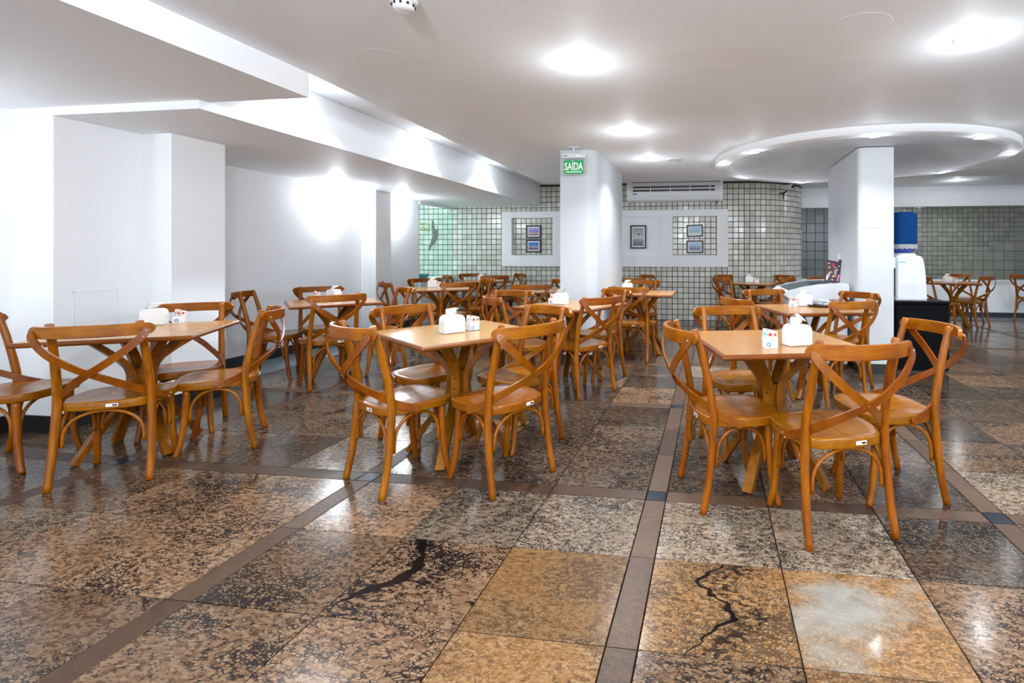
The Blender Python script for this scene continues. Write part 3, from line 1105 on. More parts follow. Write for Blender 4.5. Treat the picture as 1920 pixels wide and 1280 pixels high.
    # bentwood arches under the seat
    def arch(a, b, nrm, z0=.235, zt=.383, r=.0085):
        a, b = Vector(a), Vector(b)
        pts = []
        for k in range(17):
            th_ = PI * k / 16
            c = -math.cos(th_)
            h = math.sin(th_) ** .8
            p = (a + b) / 2 + (b - a) / 2 * c
            pts.append(Vector((p.x, p.y, z0 + (zt - z0) * h)) + Vector(nrm) * .0)
        pts = [pts[0] - Vector((0, 0, .03))] + pts + [pts[-1] - Vector((0, 0, .03))]
        return tube(BM(), pts, r, 8)
    D['arch_r'] = (arch((-.165, -.050, 0), (.165, -.050, 0), (0, 0, 0)), 'wood_h', 'arch_brace')
    D['arch_f'] = (arch((-.142, .248, 0), (.142, .248, 0), (0, 0, 0)), 'wood_h', 'arch_brace')
    for s in (-1, 1):
        D['arch_s%d' % s] = (arch((s * .187, -.022, 0), (s * .168, .228, 0), (0, 0, 0)), 'wood_v', 'arch_brace')
    return D


def make_chair(label, loc, rz):
    t = thing('dining_chair', label, 'chair', loc, rz, 'cross-back dining chairs')
    for k, (bm, mt, nm) in chair_meshes().items():
        if isinstance(mt, tuple):
            o = obj(nm, bm, None, t, mats=[M[q] for q in mt])
        else:
            o = obj(nm, bm, M[mt], t)
        if k == 'seat':
            sb = BM()
            box(sb, .020, .070, -.0822, -.079, .405, .421, 0)
            box(sb, .047, .066, -.0830, -.082, .409, .417, 1)
            box(sb, .024, .042, -.0830, -.082, .411, .415, 2)
            st = obj('asset_sticker', sb, None, o, mats=[M['white'], M['black'], M['fade']])
            st['label'] = 'white inventory sticker with a dark block'
    return t


CH = [
    # label, x, y, heading
    ('honey wood cross-back chair cut by the left frame edge, at the front left table', -4.089, 2.40, -1.236),
    ('honey wood cross-back chair at the front left table with its back to the camera', -3.200, 2.332, 0.52),
    ('honey wood cross-back chair seen side-on at the right of the front left table', -3.019, 2.947, 2.215),
    ('honey wood cross-back chair behind the front left table, against the white wall pier', -3.672, 3.143, 3.816),
    ('honey wood cross-back chair at the near left corner of the front middle table', -1.729, 2.493, -0.532),
    ('honey wood cross-back chair at the near right corner of the front middle table', -1.051, 2.620, 1.074),
    ('honey wood cross-back chair at the far left side of the front middle table', -1.980, 3.233, 4.285),
    ('honey wood cross-back chair at the far right side of the front middle table', -1.190, 3.281, 2.585),
    ('honey wood cross-back chair at the left side of the front right table', -0.019, 2.619, -1.25),
    ('nearest and largest cross-back chair, back to the camera at the front right table', 0.549, 2.322, 0.358),
    ('rightmost cross-back chair of the front right table, before the black cabinet', 0.986, 2.833, 1.797),
    ('cross-back chair facing the camera behind the front right table', 0.150, 3.411, 3.5),
    ('cross-back chair, back to the camera, at the table nearest the exit sign pillar', -1.040, 4.335, 0.963),
    ('cross-back chair, back to the camera, at the table along the left wall skirting', -3.449, 4.269, 0.98),
    ('cross-back chair, back to the camera, at the table before the ice-cream freezer', 1.010, 4.288, 0.537),
    ('cross-back chair with its back against the left wall, behind the wall-side table', -4.221, 5.067, 4.001),
    ('cross-back chair seen edge-on at the left of the wall-side table', -4.349, 4.441, -1.086),
    ('cross-back chair at the right of the wall-side table, facing the left wall', -3.349, 4.997, 2.454),
    ('cross-back chair at the left of the table before the exit sign pillar', -1.730, 4.237, -0.952),
    ('reddish cross-back chair behind the table before the exit sign pillar', -1.994, 4.738, 2.904),
    ('cross-back chair with its rail against the right face of the exit sign pillar', -1.070, 5.096, 2.421),
    ('cross-back chair at the left of the table before the freezer', 0.313, 4.362, -1.052),
    ('cross-back chair behind the table before the freezer, facing the camera', 0.580, 5.227, 3.579),
    ('cross-back chair between the freezer table and the right pillar', 1.253, 5.027, 2.13),
    ('cross-back chair, back to the camera, at the small table just right of the exit pillar', -0.894, 5.748, -0.194),
    ('cross-back chair facing the camera behind the small table right of the exit pillar', -0.954, 6.959, 3.156),
    ('cross-back chair by the left wall pilaster, left of the table under the sconces', -4.142, 6.291, -0.71),
    ('cross-back chair behind the table near the left wall pilaster, under the sconces', -4.203, 7.132, 3.948),
    ('cross-back chair, back to the camera, at the table near the left wall pilaster', -3.353, 6.329, 0.882),
    ('cross-back chair at the right of the table near the left wall pilaster', -3.395, 7.128, 2.42),
    ('small distant cross-back chair left of the table nearest the green window pane', -4.509, 8.568, -0.854),
    ('small distant cross-back chair against the tiled wall behind the back left table', -4.427, 9.10, 3.806),
    ('distant cross-back chair, back to the camera, at the back left table', -3.753, 8.425, 0.68),
    ('narrow edge-on cross-back chair against the tiles under the niche panel', -3.662, 9.10, 2.333),
    ('cross-back chair, back to the camera, at the table hidden left of the exit pillar', -2.145, 6.035, 0.018),
    ('cross-back chair whose rail is half hidden by the left edge of the exit pillar', -2.276, 7.058, 2.304),
    ('distant cross-back chair, back to the camera, showing right behind the exit pillar', -1.277, 7.971, 0.158),
    ('distant edge-on cross-back chair against the tiles right of the exit pillar', -1.249, 8.961, 2.209),
    ('distant cross-back chair at the near left of the table by the curved tiled wall', 0.258, 8.332, -1.003),
    ('distant cross-back chair at the far left of the table by the curved tiled wall', 0.295, 9.10, 3.928),
    ('distant cross-back chair at the far right of the table by the curved tiled wall', 1.141, 9.161, 2.274),
    ('distant cross-back chair at the near right of the table by the curved tiled wall', 1.062, 8.425, 0.939),
    ('distant cross-back chair rail showing between freezer lid and dark tiled wall', 1.568, 8.80, 0.838),
    ('distant cross-back chair half hidden behind the water dispenser', 3.613, 9.078, -1.509),
    ('distant cross-back chair behind the far right table, before the white dado', 4.52, 10.08, 3.3),
    ('distant cross-back chair seen side-on at the right of the far right table', 4.395, 9.287, 0.7),
    ('distant cross-back chair cut by the right frame edge before the white dado', 5.65, 10.15, -1.2),
]
first = None
for lb, x, y, rz in CH:
    if first is None:
        first = make_chair(lb, (x, y, 0), rz)
    else:
        dup_tree(first, (x, y, 0), rz, lb)


# ------------------------------------------------------------ table
def make_table(label, loc, rz):
    t = thing('dining_table', label, 'table', loc, rz, 'square wooden dining tables')
    bm = BM()
    a = .39
    lv = [(a - .012, .707), (a - .003, .712), (a, .719), (a - .002, .727), (a - .008, .734), (a - .014, .735)]
    rings = [[bm.verts.new((sx * q, sy * q, z)) for sx, sy in ((-1, -1), (1, -1), (1, 1), (-1, 1))] for q, z in lv]
    for i, (A, B) in enumerate(zip(rings, rings[1:])):
        for k in range(4):
            bm.faces.new((A[k], A[(k + 1) % 4], B[(k + 1) % 4], B[k])).material_index = 1
    bm.faces.new(rings[0][::-1]).material_index = 1
    bm.faces.new(rings[-1]).material_index = 0
    obj('table_top', bm, None, t, mats=[M['wood_top'], M['wood_edge']])
    for k in range(4):
        a = PI / 4 + k * PI / 2
        d = Vector((math.cos(a), math.sin(a), 0))
        rz_ = catmull([(.30, 0, .008), (.20, 0, .16), (.095, 0, .29), (.058, 0, .36), (.050, 0, .43), (.058, 0, .50), (.10, 0, .565), (.19, 0, .655), (.245, 0, .706)], 4)
        pts = [d * p.x + Vector((0, 0, p.z)) for p in rz_]
        n_ = []
        for i in range(len(pts)):
            tv = (pts[min(i + 1, len(pts) - 1)] - pts[max(i - 1, 0)]).normalized()
            side = Vector((-d.y, d.x, 0))
            n_.append(tv.cross(side))
        bm = strap(BM(), pts, n_, .052, .030)
        bmesh.ops.recalc_face_normals(bm, faces=bm.faces)
        p = d * .068
        disc_y(bm, p.x, p.y, .40, .005, 0, mi=1, nrm=d)
        disc_y(bm, p.x, p.y, .46, .005, 0, mi=1, nrm=d)
        obj('leg', bm, None, t, mats=[M['wood_leg'], M['black']])
    obj('hub_plate', boxes((-.03, .03, -.03, .03, .36, .50)), M['wood_leg'], t)
    obj('top_bracket', boxes((-.22, .22, -.025, .025, .695, .7075), (-.025, .025, -.22, .22, .695, .7075)), M['wood_leg'], t)
    return t


TB = [
    ('front left square wooden table beside the white wall pier', -3.507, 2.728, 0.517),
    ('front middle square wooden table with a napkin holder at its centre', -1.536, 2.957, -0.632),
    ('front right square wooden table, largest in the picture', 0.325, 2.883, -1.311),
    ('square wooden table along the left wall behind the front left one', -3.766, 4.675, -0.783),
    ('square wooden table just left of the exit sign pillar base', -1.307, 4.674, -0.313),
    ('square wooden table carrying the dark tray before the freezer', 0.850, 4.663, -1.297),
    ('square wooden table whose corner shows right of the exit sign pillar', -0.845, 6.331, 0.0),
    ('square wooden table near the left wall pilaster and sconces', -3.753, 6.725, -0.935),
    ('distant square wooden table at the tiled wall near the green window', -4.08, 8.80, -0.927),
    ('square wooden table half hidden behind the left edge of the exit pillar', -2.07, 6.55, 0.0),
    ('distant square wooden table before the curved tiled wall', 0.676, 8.787, -0.354),
    ('distant square wooden table on the far right before the white dado', 4.063, 9.388, -0.393),
]
tproto = None
for lb, x, y, rz in TB:
    if tproto is None:
        tproto = make_table(lb, (x, y, 0), rz)
    else:
        dup_tree(tproto, (x, y, 0), rz, lb)
TT = 0.7355


# ------------------------------------------------------------ napkin holders and sachet boxes
def make_holder(label, loc, rz):
    t = thing('napkin_holder', label, 'napkin holder', loc, rz, 'white napkin holders')
    pr = [(-.064, .002), (.064, .002), (.064, .072), (.060, .090), (.050, .102), (.036, .107), (-.036, .107), (-.050, .102), (-.060, .090), (-.064, .072)]
    bm = extrude_profile(pr, 1, -.045, .045)
    bmesh.ops.bevel(bm, geom=[e for e in bm.edges if abs(e.verts[0].co.y - e.verts[1].co.y) < 1e-5], offset=.006, segments=2, affect='EDGES')
    for f in bm.faces:
        f.smooth = False
    obj('holder_body', bm, M['white'], t)
    # napkin pulled out of the slot: a folded, curling sheet
    bm = BM()
    rows = []
    for i in range(7):
        u = i / 6
        row = []
        for j in range(4):
            v = j / 3
            row.append(bm.verts.new((-.045 + .07 * v + .02 * u, -.012 + .05 * math.sin(u * 2.2) * (1 if v > .4 else .75) - .02 * u, .105 + .040 * math.sin(u * 2.0 + .3 * v))))
        rows.append(row)
    for A, B in zip(rows, rows[1:]):
        for j in range(3):
            bm.faces.new((A[j], A[j + 1], B[j + 1], B[j])).smooth = True
    bmesh.ops.solidify(bm, geom=list(bm.faces), thickness=.0012)
    obj('napkin', bm, M['paper'], t)
    return t


def make_caddy(label, loc, rz):
    t = thing('sachet_caddy', label, 'sachet box', loc, rz, 'clear sachet boxes')
    w, d, h = .034, .026, .050
    bm = boxes((-w, w, -d, d, 0, .003), (-w, -w + .0025, -d, d, 0, h), (w - .0025, w, -d, d, 0, h), (-w, w, -d, -d + .0025, 0, h * .92), (-w, w, d - .0025, d, 0, h))
    o = obj('caddy_box', bm, M['acrylic'], t)
    bm = BM()
    lathe(bm, [(.011, 0), (.011, .0015), (.006, .0015), (.006, 0)], 16)
    bmesh.ops.rotate(bm, verts=bm.verts, cent=(0, 0, 0), matrix=Matrix.Rotation(PI / 2, 3, 'X'))
    bmesh.ops.translate(bm, verts=bm.verts, vec=(-.012, -d - .0002, .018))
    obj('round_emblem', bm, M['blue'], o)
    r3 = random.Random(2)
    for k in range(8):
        u = -.024 + .048 * (k % 4) / 3
        v = -.012 if k < 4 else .012
        bm = BM()
        box(bm, -.011, .011, -.0022, .0022, .006, .080 + r3.uniform(-.008, .014), 0)
        box(bm, -.008, .004, -.0030, .0030, .060, .074, 1)
        box(bm, -.009, -.003, -.0030, .0030, .020, .034, 1)
        bmesh.ops.rotate(bm, verts=bm.verts, cent=(0, 0, 0), matrix=Matrix.Rotation(r3.uniform(-.25, .25), 3, 'Y'))
        obj('sachet', bm, None, t, (u, v, 0.0), (r3.uniform(-.2, .2), 0, r3.uniform(-.4, .4)), mats=[M['peach'] if k % 3 else M['paper'], M['red'] if k % 4 else M['cyan']])
    return t


HD = [
    ('white napkin holder on the front left table', -3.690, 2.945, 0.55),
    ('white napkin holder at the centre of the front middle table', -1.545, 2.895, 0.937),
    ('white napkin holder with a large upright napkin on the front right table', 0.435, 2.745, 0.45),
    ('white napkin holder on the table along the left wall', -3.90, 4.85, -0.2),
    ('white napkin holder on the table left of the exit pillar', -1.418, 4.70, -0.158),
    ('white napkin holder on the table before the freezer', 0.835, 4.86, 0.2),
    ('white napkin holder showing right of the exit pillar', -1.08, 6.52, -0.1),
    ('white napkin holder on the table near the left pilaster', -3.97, 6.88, 0.4),
    ('small white napkin holder on the distant table by the green window', -4.19, 8.93, 0.3),
    ('small white napkin holder on the table by the curved tiled wall', 0.62, 8.86, 0.1),
    ('small white napkin holder on the far right table', 3.955, 9.36, 0.0),
]
hp = None
for lb, x, y, rz in HD:
    if hp is None:
        hp = make_holder(lb, (x, y, TT), rz)
    else:
        dup_tree(hp, (x, y, TT), rz, lb)
CDY = [
    ('sachet box behind the napkin holder on the front left table', -3.625, 3.06, 0.6),
    ('sachet box full of red-tipped packets right of the napkin holder, front middle table', -1.468, 3.005, 0.9),
    ('sachet box with a round blue emblem before the napkin holder, front right table', 0.288, 2.655, 0.14),
    ('sachet box left of the napkin holder on the wall-side table', -4.06, 4.80, 0.1),
    ('sachet box half hidden behind the napkin holder left of the exit pillar', -1.52, 4.78, -0.1),
    ('heap of red and blue sachets in a box on the table before the freezer', 0.722, 4.775, 0.1),
    ('sachet box with red packets on the table near the left pilaster', -3.875, 6.86, 0.3),
    ('small sachet box on the table by the curved tiled wall', 0.735, 8.80, 0.2),
    ('small sachet box on the far right table', 4.075, 9.38, 0.1),
]
cp_ = None
for lb, x, y, rz in CDY:
    if cp_ is None:
        cp_ = make_caddy(lb, (x, y, TT), rz)
    else:
        dup_tree(cp_, (x, y, TT), rz, lb)
# large folded napkin standing out of the front right holder is its own loose sheet
bm = BM()
rows = []
for i in range(9):
    u = i / 8
    rows.append([bm.verts.new((.045 - .085 * u, .012 * math.sin(4 * u) + .02 * v, .104 + .052 * math.sin(.35 + 1.9 * u) - .012 * v * u)) for v in (-1, 0, 1)])
for A, B in zip(rows, rows[1:]):
    for j in range(2):
        bm.faces.new((A[j], A[j + 1], B[j + 1], B[j])).smooth = True
bmesh.ops.solidify(bm, geom=list(bm.faces), thickness=.0015)
o = tag(obj('paper_napkin', bm, M['paper'], None, (0.435, 2.745, TT), (0, 0, .45)), 'large curled white napkin rising from the front right napkin holder', 'napkin')

# tray of wrapped cutlery on the table before the freezer
t = thing('serving_tray', 'round dark tray with wrapped cutlery on the table before the freezer', 'tray', (0.985, 4.84, TT))
bm = BM()
lathe(bm, [(0, 0), (.115, 0), (.135, .018), (.129, .020), (.112, .006), (0, .006)], 32)
obj('tray_dish', bm, M['tray'], t)
r4 = random.Random(8)
for k in range(7):
    bm = rbox(-.075, .075, -.014, .014, 0, .012, .004, 1)
    for v in bm.verts:
        v.co.z += .004 * math.sin(v.co.x * 60 + k)
    obj('wrapped_cutlery', bm, M['film'], t, (r4.uniform(-.03, .03), r4.uniform(-.05, .05), .008 + .007 * k), (0, 0, r4.uniform(-1.2, 1.2)))

# ------------------------------------------------------------ white niche panel and pictures on the back wall
NX0, NX1, NZ0, NZ1 = -4.0, 0.285, 0.985, 2.025
ops = [(-3.80, -2.985, 1.20, 1.905), (-2.45, -0.945, 1.20, 1.905), (-0.72, 0.085, 1.20, 1.905)]
bm = BM()
yF, yB = BY - 0.085, BY - 0.005
xs = [NX0]
for a, b, _, _ in ops:
    xs += [a, b]
xs.append(NX1)
for i in range(0, len(xs), 2):
    box(bm, xs[i], xs[i + 1], yF, yB, NZ0, NZ1)
for a, b, z0, z1 in ops:
    box(bm, a, b, yF, yB, NZ0, z0)
    box(bm, a, b, yF, yB, z1, NZ1)
t = thing('niche_panel', 'long white plaster panel with square niches on the tiled back wall', 'wall panel', (0, 0, 0))
obj('panel_frame', bm, M['wall'], t)
obj('niche_back', boxes((-2.45, -0.945, yB - .035, yB, 1.20, 1.905)), M['wall'], t)


def picture(cx_, cz, w, h, y, mat, label, tilt=0.0, church=False):
    t = thing('picture_frame', label, 'picture', (cx_, y, cz), 0, 'framed photographs on the niche panel')
    t.rotation_euler = (0, tilt, 0)
    f = .027
    fr = BM()
    a, b = w / 2, h / 2
    box(fr, -a, a, -.022, 0, b - f, b)
    box(fr, -a, a, -.022, 0, -b, -b + f)
    box(fr, -a, -a + f, -.022, 0, -b + f, b - f)
    box(fr, a - f, a, -.022, 0, -b + f, b - f)
    obj('frame', fr, M['navy'], t)
    obj('mount', boxes((-a + f, a - f, -.010, -.002, -b + f, b - f)), M['paper'], t)
    m_ = .024
    o = obj('photograph', boxes((-a + f + m_, a - f - m_, -.012, -.010, -b + f + m_, b - f - m_)), mat, t)
    if church:
        bm = BM()
        q = .0135
        box(bm, -.085, .085, -q, -.012, -.060, -.005, 1)
        box(bm, -.045, .060, -q, -.012, -.005, .030, 1)
        box(bm, -.062, -.040, -q, -.012, -.005, .072, 1)
        prism_pts = [(-.025, .030), (.038, .030), (.022, .055), (.007, .066), (-.008, .055)]
        extrude_profile(prism_pts, 1, -q, -.012, bm)
        for k in range(7):
            box(bm, -.080 + k * .024, -.066 + k * .024, -q - .001, -q, -.055, -.030, 0)
        for k in range(5):
            box(bm, -.040 + k * .021, -.030 + k * .021, -q - .001, -q, -.005, .015, 0)
        box(bm, -.057, -.046, -q - .001, -q, .035, .060, 0)
        for k in range(8):
            x_ = -.085 + k * .022
            box(bm, x_, x_ + .012, -q - .001, -q, -.012, -.004, 0)
        obj('building_print', bm, None, o, mats=[M['black'], M['paper']])
    return t


yT = BY - 0.008
picture(-3.385, 1.647, .30, .245, yT, M['ph_a'], 'framed violet bay photograph, upper of the pair in the left niche')
picture(-3.385, 1.373, .30, .245, yT, M['ph_b'], 'framed blue dusk building photograph, lower of the pair in the left niche')
picture(-1.355, 1.536, .30, .435, yB - .036, M['ph_c'], 'tall framed black and white photograph of a domed building', 0, True)
picture(-0.315, 1.643, .30, .225, yT, M['ph_d'], 'framed turquoise lagoon photograph hanging slightly crooked in the right niche', -0.04)
picture(-0.315, 1.351, .31, .235, yT, M['ph_e'], 'framed blue harbour skyline photograph, lower of the pair in the right niche')

# ------------------------------------------------------------ air conditioner
t = thing('air_conditioner', 'long white split air conditioner above the niche panel', 'air conditioner', (-0.675, BY - 0.01, 2.175))
w = .865
side = [(0, 0), (-.12, 0), (-.17, .03), (-.205, .10), (-.215, .20), (-.21, .335), (0, .335)]
obj('casing', extrude_profile(side, 0, -w + .05, w - .05), M['plaster'], t)
for s in (-1, 1):
    e = [(0, -.008), (-.12, -.010), (-.178, .025), (-.213, .10), (-.223, .20), (-.218, .345), (0, .345)]
    x0, x1 = (w - .05, w) if s > 0 else (-w, -w + .05)
    obj('end_cap', extrude_profile(e, 0, x0, x1), M['wall'], t)
for k in range(2):
    z0 = .175 + k * .062
    obj('grille_slot', boxes((-w + .11, w - .14, -.219, -.205, z0, z0 + .034)), M['black'], t)
bm = BM()
for k in range(34):
    x_ = -w + .13 + k * (2 * w - .29) / 33
    box(bm, x_ - .003, x_ + .003, -.2205, -.2185, .237, .271)
obj('grille_fins', bm, M['fade'], t)
for k in range(4):
    x_ = -w + .115 + (k + .9) * (2 * w - .24) / 4.2
    obj('grille_bar', boxes((x_ - .007, x_ + .007, -.224, -.2, .17, .275)), M['white'], t)
obj('outlet_louver', boxes((-w + .07, w - .07, -.175, -.165, .022, .032)), M['fade'], t)
bm = BM()
lathe(bm, [(0, 0), (.045, 0), (.045, .002), (0, .002)], 20)
bmesh.ops.scale(bm, verts=bm.verts, vec=(1, .28, 1))
bmesh.ops.rotate(bm, verts=bm.verts, cent=(0, 0, 0), matrix=Matrix.Rotation(PI / 2 + .1, 3, 'X'))
obj('oval_badge', bm, M['blue'], t, (-w + .15, -.214, .13))
obj('drain_stub', boxes((w - .13, w - .09, -.09, -.04, -.04, 0)), M['black'], t)
bm = BM()
tube(bm, [(-1.45, 9.33, 2.535), (-0.2, 9.33, 2.53), (0.05, 9.36, 2.526)], .016, 8)
tube(bm, [(0.0, 9.30, 2.53), (0.09, 9.32, 2.53), (0.17, 9.36, 2.524)], .012, 8)
tag(obj('pipe_bundle', bm, M['duct']), 'dark insulated pipes running above the air conditioner', 'pipe')

# security camera on the curved wall
a = -PI / 2 + 0.62
cx_, cy_ = CX + CR * math.cos(a), CYc + CR * math.sin(a)
t = thing('security_camera', 'small white and black security camera high on the curved tiled wall', 'camera', (cx_, cy_, 2.33), a + PI / 2)
t.scale = (1.35, 1.35, 1.35)
bm = tube(BM(), [(0, 0, 0), (0, -.10, 0), (0, -.14, .03)], .012, 8)
obj('wall_arm', bm, M['black'], t)
bm = BM()
box(bm, -.028, .028, -.25, -.10, .03, .10)
bmesh.ops.bevel(bm, geom=list(bm.edges), offset=.012, segments=2, affect='EDGES')
obj('camera_body', bm, M['white'], t)
bm = BM()
lathe(bm, [(0, 0), (.022, 0), (.022, .012), (0, .012)], 16)
bmesh.ops.rotate(bm, verts=bm.verts, cent=(0, 0, 0), matrix=Matrix.Rotation(PI / 2, 3, 'X'))
obj('camera_lens', bm, M['black'], t, (0, -.245, .065))
obj('antenna', tube(BM(), [(-.03, -.16, .04), (-.12, -.18, .07)], [.010, .006], 6), M['white'], t)
obj('lower_antenna', tube(BM(), [(-.02, -.1, .0), (-.025, -.1, -.09)], [.010, .008], 6), M['black'], t)

# ------------------------------------------------------------ exit sign
EX, EY = -1.455, 5.30
t = thing('exit_sign', 'green SAÍDA exit sign hanging before the middle pillar', 'sign', (EX, EY, 0))
obj('ceiling_plate', rbox(-.065, .065, -.02, .02, 2.335, 2.349, .004, 1), M['whitegloss'], t)
obj('hanger', boxes((-.008, .008, -.006, .006, 2.275, 2.337)), M['whitegloss'], t)
hs = obj('sign_housing', rbox(-.125, .125, -.022, .022, 2.225, 2.278, .005, 1), M['fade'], t)
obj('red_indicator', rbox(.038, .052, -.026, -.02, 2.246, 2.258, .002, 1), M['led'], hs)
obj('maker_mark', boxes((-.105, -.06, -.0235, -.0215, 2.247, 2.253)), M['navy'], hs)
pl_ = obj('sign_plate', boxes((-.108, .108, -.004, .004, 2.062, 2.205)), M['green'], t)
obj('underline', boxes((-.085, .085, -.0055, -.0038, 2.077, 2.087)), M['paper'], pl_)
cu = bpy.data.curves.new('exit_text', 'FONT')
cu.body = 'SAÍDA'
cu.size = .105
cu.align_x = 'CENTER'
cu.offset = .0022
cu.extrude = .0006
cu.materials.append(M['paper'])
to = bpy.data.objects.new('lettering', cu)
COL.objects.link(to)
to.parent = pl_
to.location = (0, -.0048, 2.098)
to.rotation_euler = (PI / 2, 0, 0)
bpy.context.view_layer.update()
wtxt = max(.001, to.dimensions.x)
tm = bpy.data.meshes.new_from_object(to)
bpy.data.objects.remove(to)
tm.transform(Matrix.Diagonal((.200 / wtxt, 1.06, 1, 1)))
obj('lettering', tm, None, pl_, (0, -.0048, 2.103), (PI / 2, 0, 0))

# ------------------------------------------------------------ freezer with menu
FX0, FX1, FY0, FY1 = 0.76, 1.42, 5.62, 6.55
t = thing('ice_cream_freezer', 'white chest freezer with sloping dark glass lid beside the right pillar', 'freezer', (0, 0, 0))
body = rbox(FX0 + .07, FX1 - .01, FY0 + .02, FY1 - .02, .05, .74, .015, 2)
obj('cabinet_body', body, M['whitegloss'], t)
obj('kick_base', boxes((FX0 + .10, FX1 - .04, FY0 + .05, FY1 - .05, 0, .06)), M['black'], t)
prof = [(FX0 - .02, .785), (FX0 + .06, .735), (FX1, .735), (FX1, .885), (FX1 - .02, .90), (FX1 - .12, .905), (FX1 - .30, .892), (FX1 - .47, .862), (FX1 - .60, .825), (FX0 + .02, .805)]
hood = extrude_profile(prof, 1, FY0, FY0 + .035)
extrude_profile(prof, 1, FY1 - .035, FY1, hood)
extrude_profile([(FX1 - .10, .735), (FX1, .735), (FX1, .885), (FX1 - .02, .90), (FX1 - .10, .905)], 1, FY0 + .035, FY1 - .035, hood)
extrude_profile([(FX0 - .02, .785), (FX0 + .06, .735), (FX0 + .12, .735), (FX0 + .10, .825), (FX0 + .02, .805)], 1, FY0 + .035, FY1 - .035, hood)
bmesh.ops.recalc_face_normals(hood, faces=hood.faces)
obj('freezer_hood', hood, M['whitegloss'], t)
gl = [(FX0 + .08, .815), (FX1 - .60, .822), (FX1 - .47, .858), (FX1 - .30, .888), (FX1 - .10, .898)]
gp = gl + [(x_, z_ - .01) for x_, z_ in gl[::-1]]
obj('lid_glass', extrude_profile(gp, 1, FY0 + .035, FY1 - .035), M['glassdark'], t)
bm = BM()
for k in range(9):
    x_ = FX0 + .30 + k * .042
    box(bm, x_, x_ + .026, FY0 + .0185, FY0 + .0205, .655, .672 + .012 * ((k * 3) % 2))
obj('side_lettering', bm, M['fade'], t)
bm = BM()
box(bm, FX0 + .085, FX0 + .20, FY0 + .018, FY0 + .0205, .55, .735)
ob = obj('plum_poster', bm, M['plum'], t)

t = thing('menu_card', 'dark menu board leaning on the freezer lid by the right pillar', 'menu', (1.262, 5.70, .905), 0.25)
mb = BM()
box(mb, -.085, .085, 0, .008, 0, .24)
box(mb, .055, .085, 0, .008, .24, .27)
ms = obj('menu_board', mb, M['plum'], t)
det = {'orange': [(-.045, .15), (.005, .06), (.045, .14), (-.04, .09)], 'paper': [(-.055, .20), (.02, .17), (-.02, .11), (.06, .19), (-.05, .05), (.0, .03)], 'red': [(.0, .19), (-.005, .178)], 'pinkp': [(.062, .03), (.065, .055), (.068, .08)], 'fade': [(-.06, .02), (-.06, .04), (-.055, .06)]}
for mt, ps in det.items():
    bm = BM()
    for (x_, z_) in ps:
        ww = .016 if mt != 'paper' else .022
        hh_ = .022 if mt != 'paper' else .006
        box(bm, x_ - ww / 2, x_ + ww / 2, -.0015, .0002, z_, z_ + hh_)
    for k in range(6 if mt == 'paper' else 0):
        box(bm, .015, .040, -.0015, .0002, .075 + k * .013, .079 + k * .013)
        box(bm, -.05, -.03, -.0015, .0002, .07 + k * .006, .072 + k * .006)
    obj('menu_print', bm, M[mt], ms)
for c in t.children:
    c.rotation_euler = (-.18, .20, 0)

# wall socket and notice on the right pillar
t = thing('wall_socket', 'white double socket on the left face of the right pillar', 'socket', (1.468, 6.25, 1.17))
obj('face_plate', rbox(-.010, 0, -.055, .055, -.04, .04, .003, 1), M['white'], t)
obj('socket_holes', boxes((-.0115, -.0095, -.03, -.022, -.006, .006), (-.0115, -.0095, .022, .03, -.006, .006)), M['fade'], t)
t = thing('paper_notice', 'sheet of printed paper taped to the front of the right pillar', 'notice', (1.648, 5.474, 1.475))
obj('sheet', boxes((-.148, .142, -.0025, 0, 0, .205)), M['paper'], t)
bm = BM()
for k, (a_, b_) in enumerate(((-.13, -.06), (-.13, .13), (-.13, .12), (-.13, .11), (-.13, .115), (.07, .12))):
    box(bm, a_, b_, -.0032, -.0024, .130 - k * .016, .134 - k * .016)
box(bm, -.14, .10, -.0032, -.0024, .19, .193)
obj('print_lines', bm, M['fade'], t)

# ------------------------------------------------------------ black cabinet and water dispenser
BX0, BX1, BYF, BYB = 1.87, 2.385, 5.60, 6.02
t = thing('black_cabinet', 'low black cabinet under the water dispenser right of the pillar', 'cabinet', (0, 0, 0))
obj('cabinet_body', rbox(BX0, BX1, BYF, BYB, .02, .70, .008, 1), M['cabinet'], t)
obj('cabinet_top', rbox(BX0 - .005, BX1 + .006, BYF - .008, BYB, .70, .728, .004, 1), M['cabinet'], t)
obj('plinth', boxes((BX0 + .02, BX1 - .02, BYF + .02, BYB - .02, 0, .02)), M['black'], t)
obj('side_door', boxes((BX0 - .008, BX0, BYF + .02, BYB - .02, .04, .69)), M['cabinet'], t)

DXc, DYf = 1.985, 5.66
t = thing('water_dispenser', 'white countertop water dispenser on the black cabinet', 'water dispenser', (0, 0, .728))
pr = [(1.895, .0), (2.200, .0), (2.196, .12), (2.188, .25), (2.176, .36), (2.160, .435), (2.140, .458), (2.11, .466), (1.905, .466), (1.898, .455), (1.895, .44)]
bm = extrude_profile(pr, 1, DYf, DYf + .29)
bmesh.ops.bevel(bm, geom=[e for e in bm.edges if abs(e.verts[0].co.y - e.verts[1].co.y) < 1e-5], offset=.012, segments=2, affect='EDGES')
obj('dispenser_body', bm, M['whitegloss'], t)
obj('tap_recess', boxes((1.872, 1.897, DYf + .03, DYf + .26, .05, .33)), M['black'], t)
obj('tap_head', rbox(1.862, 1.897, DYf + .01, DYf + .28, .33, .45, .01, 1), M['white'], t)
for k in range(2):
    obj('tap', tube(BM(), [(1.88, DYf + .09 + k * .11, .31), (1.845, DYf + .09 + k * .11, .30), (1.84, DYf + .09 + k * .11, .26)], .012, 8), M['black'], t)
bm = BM()
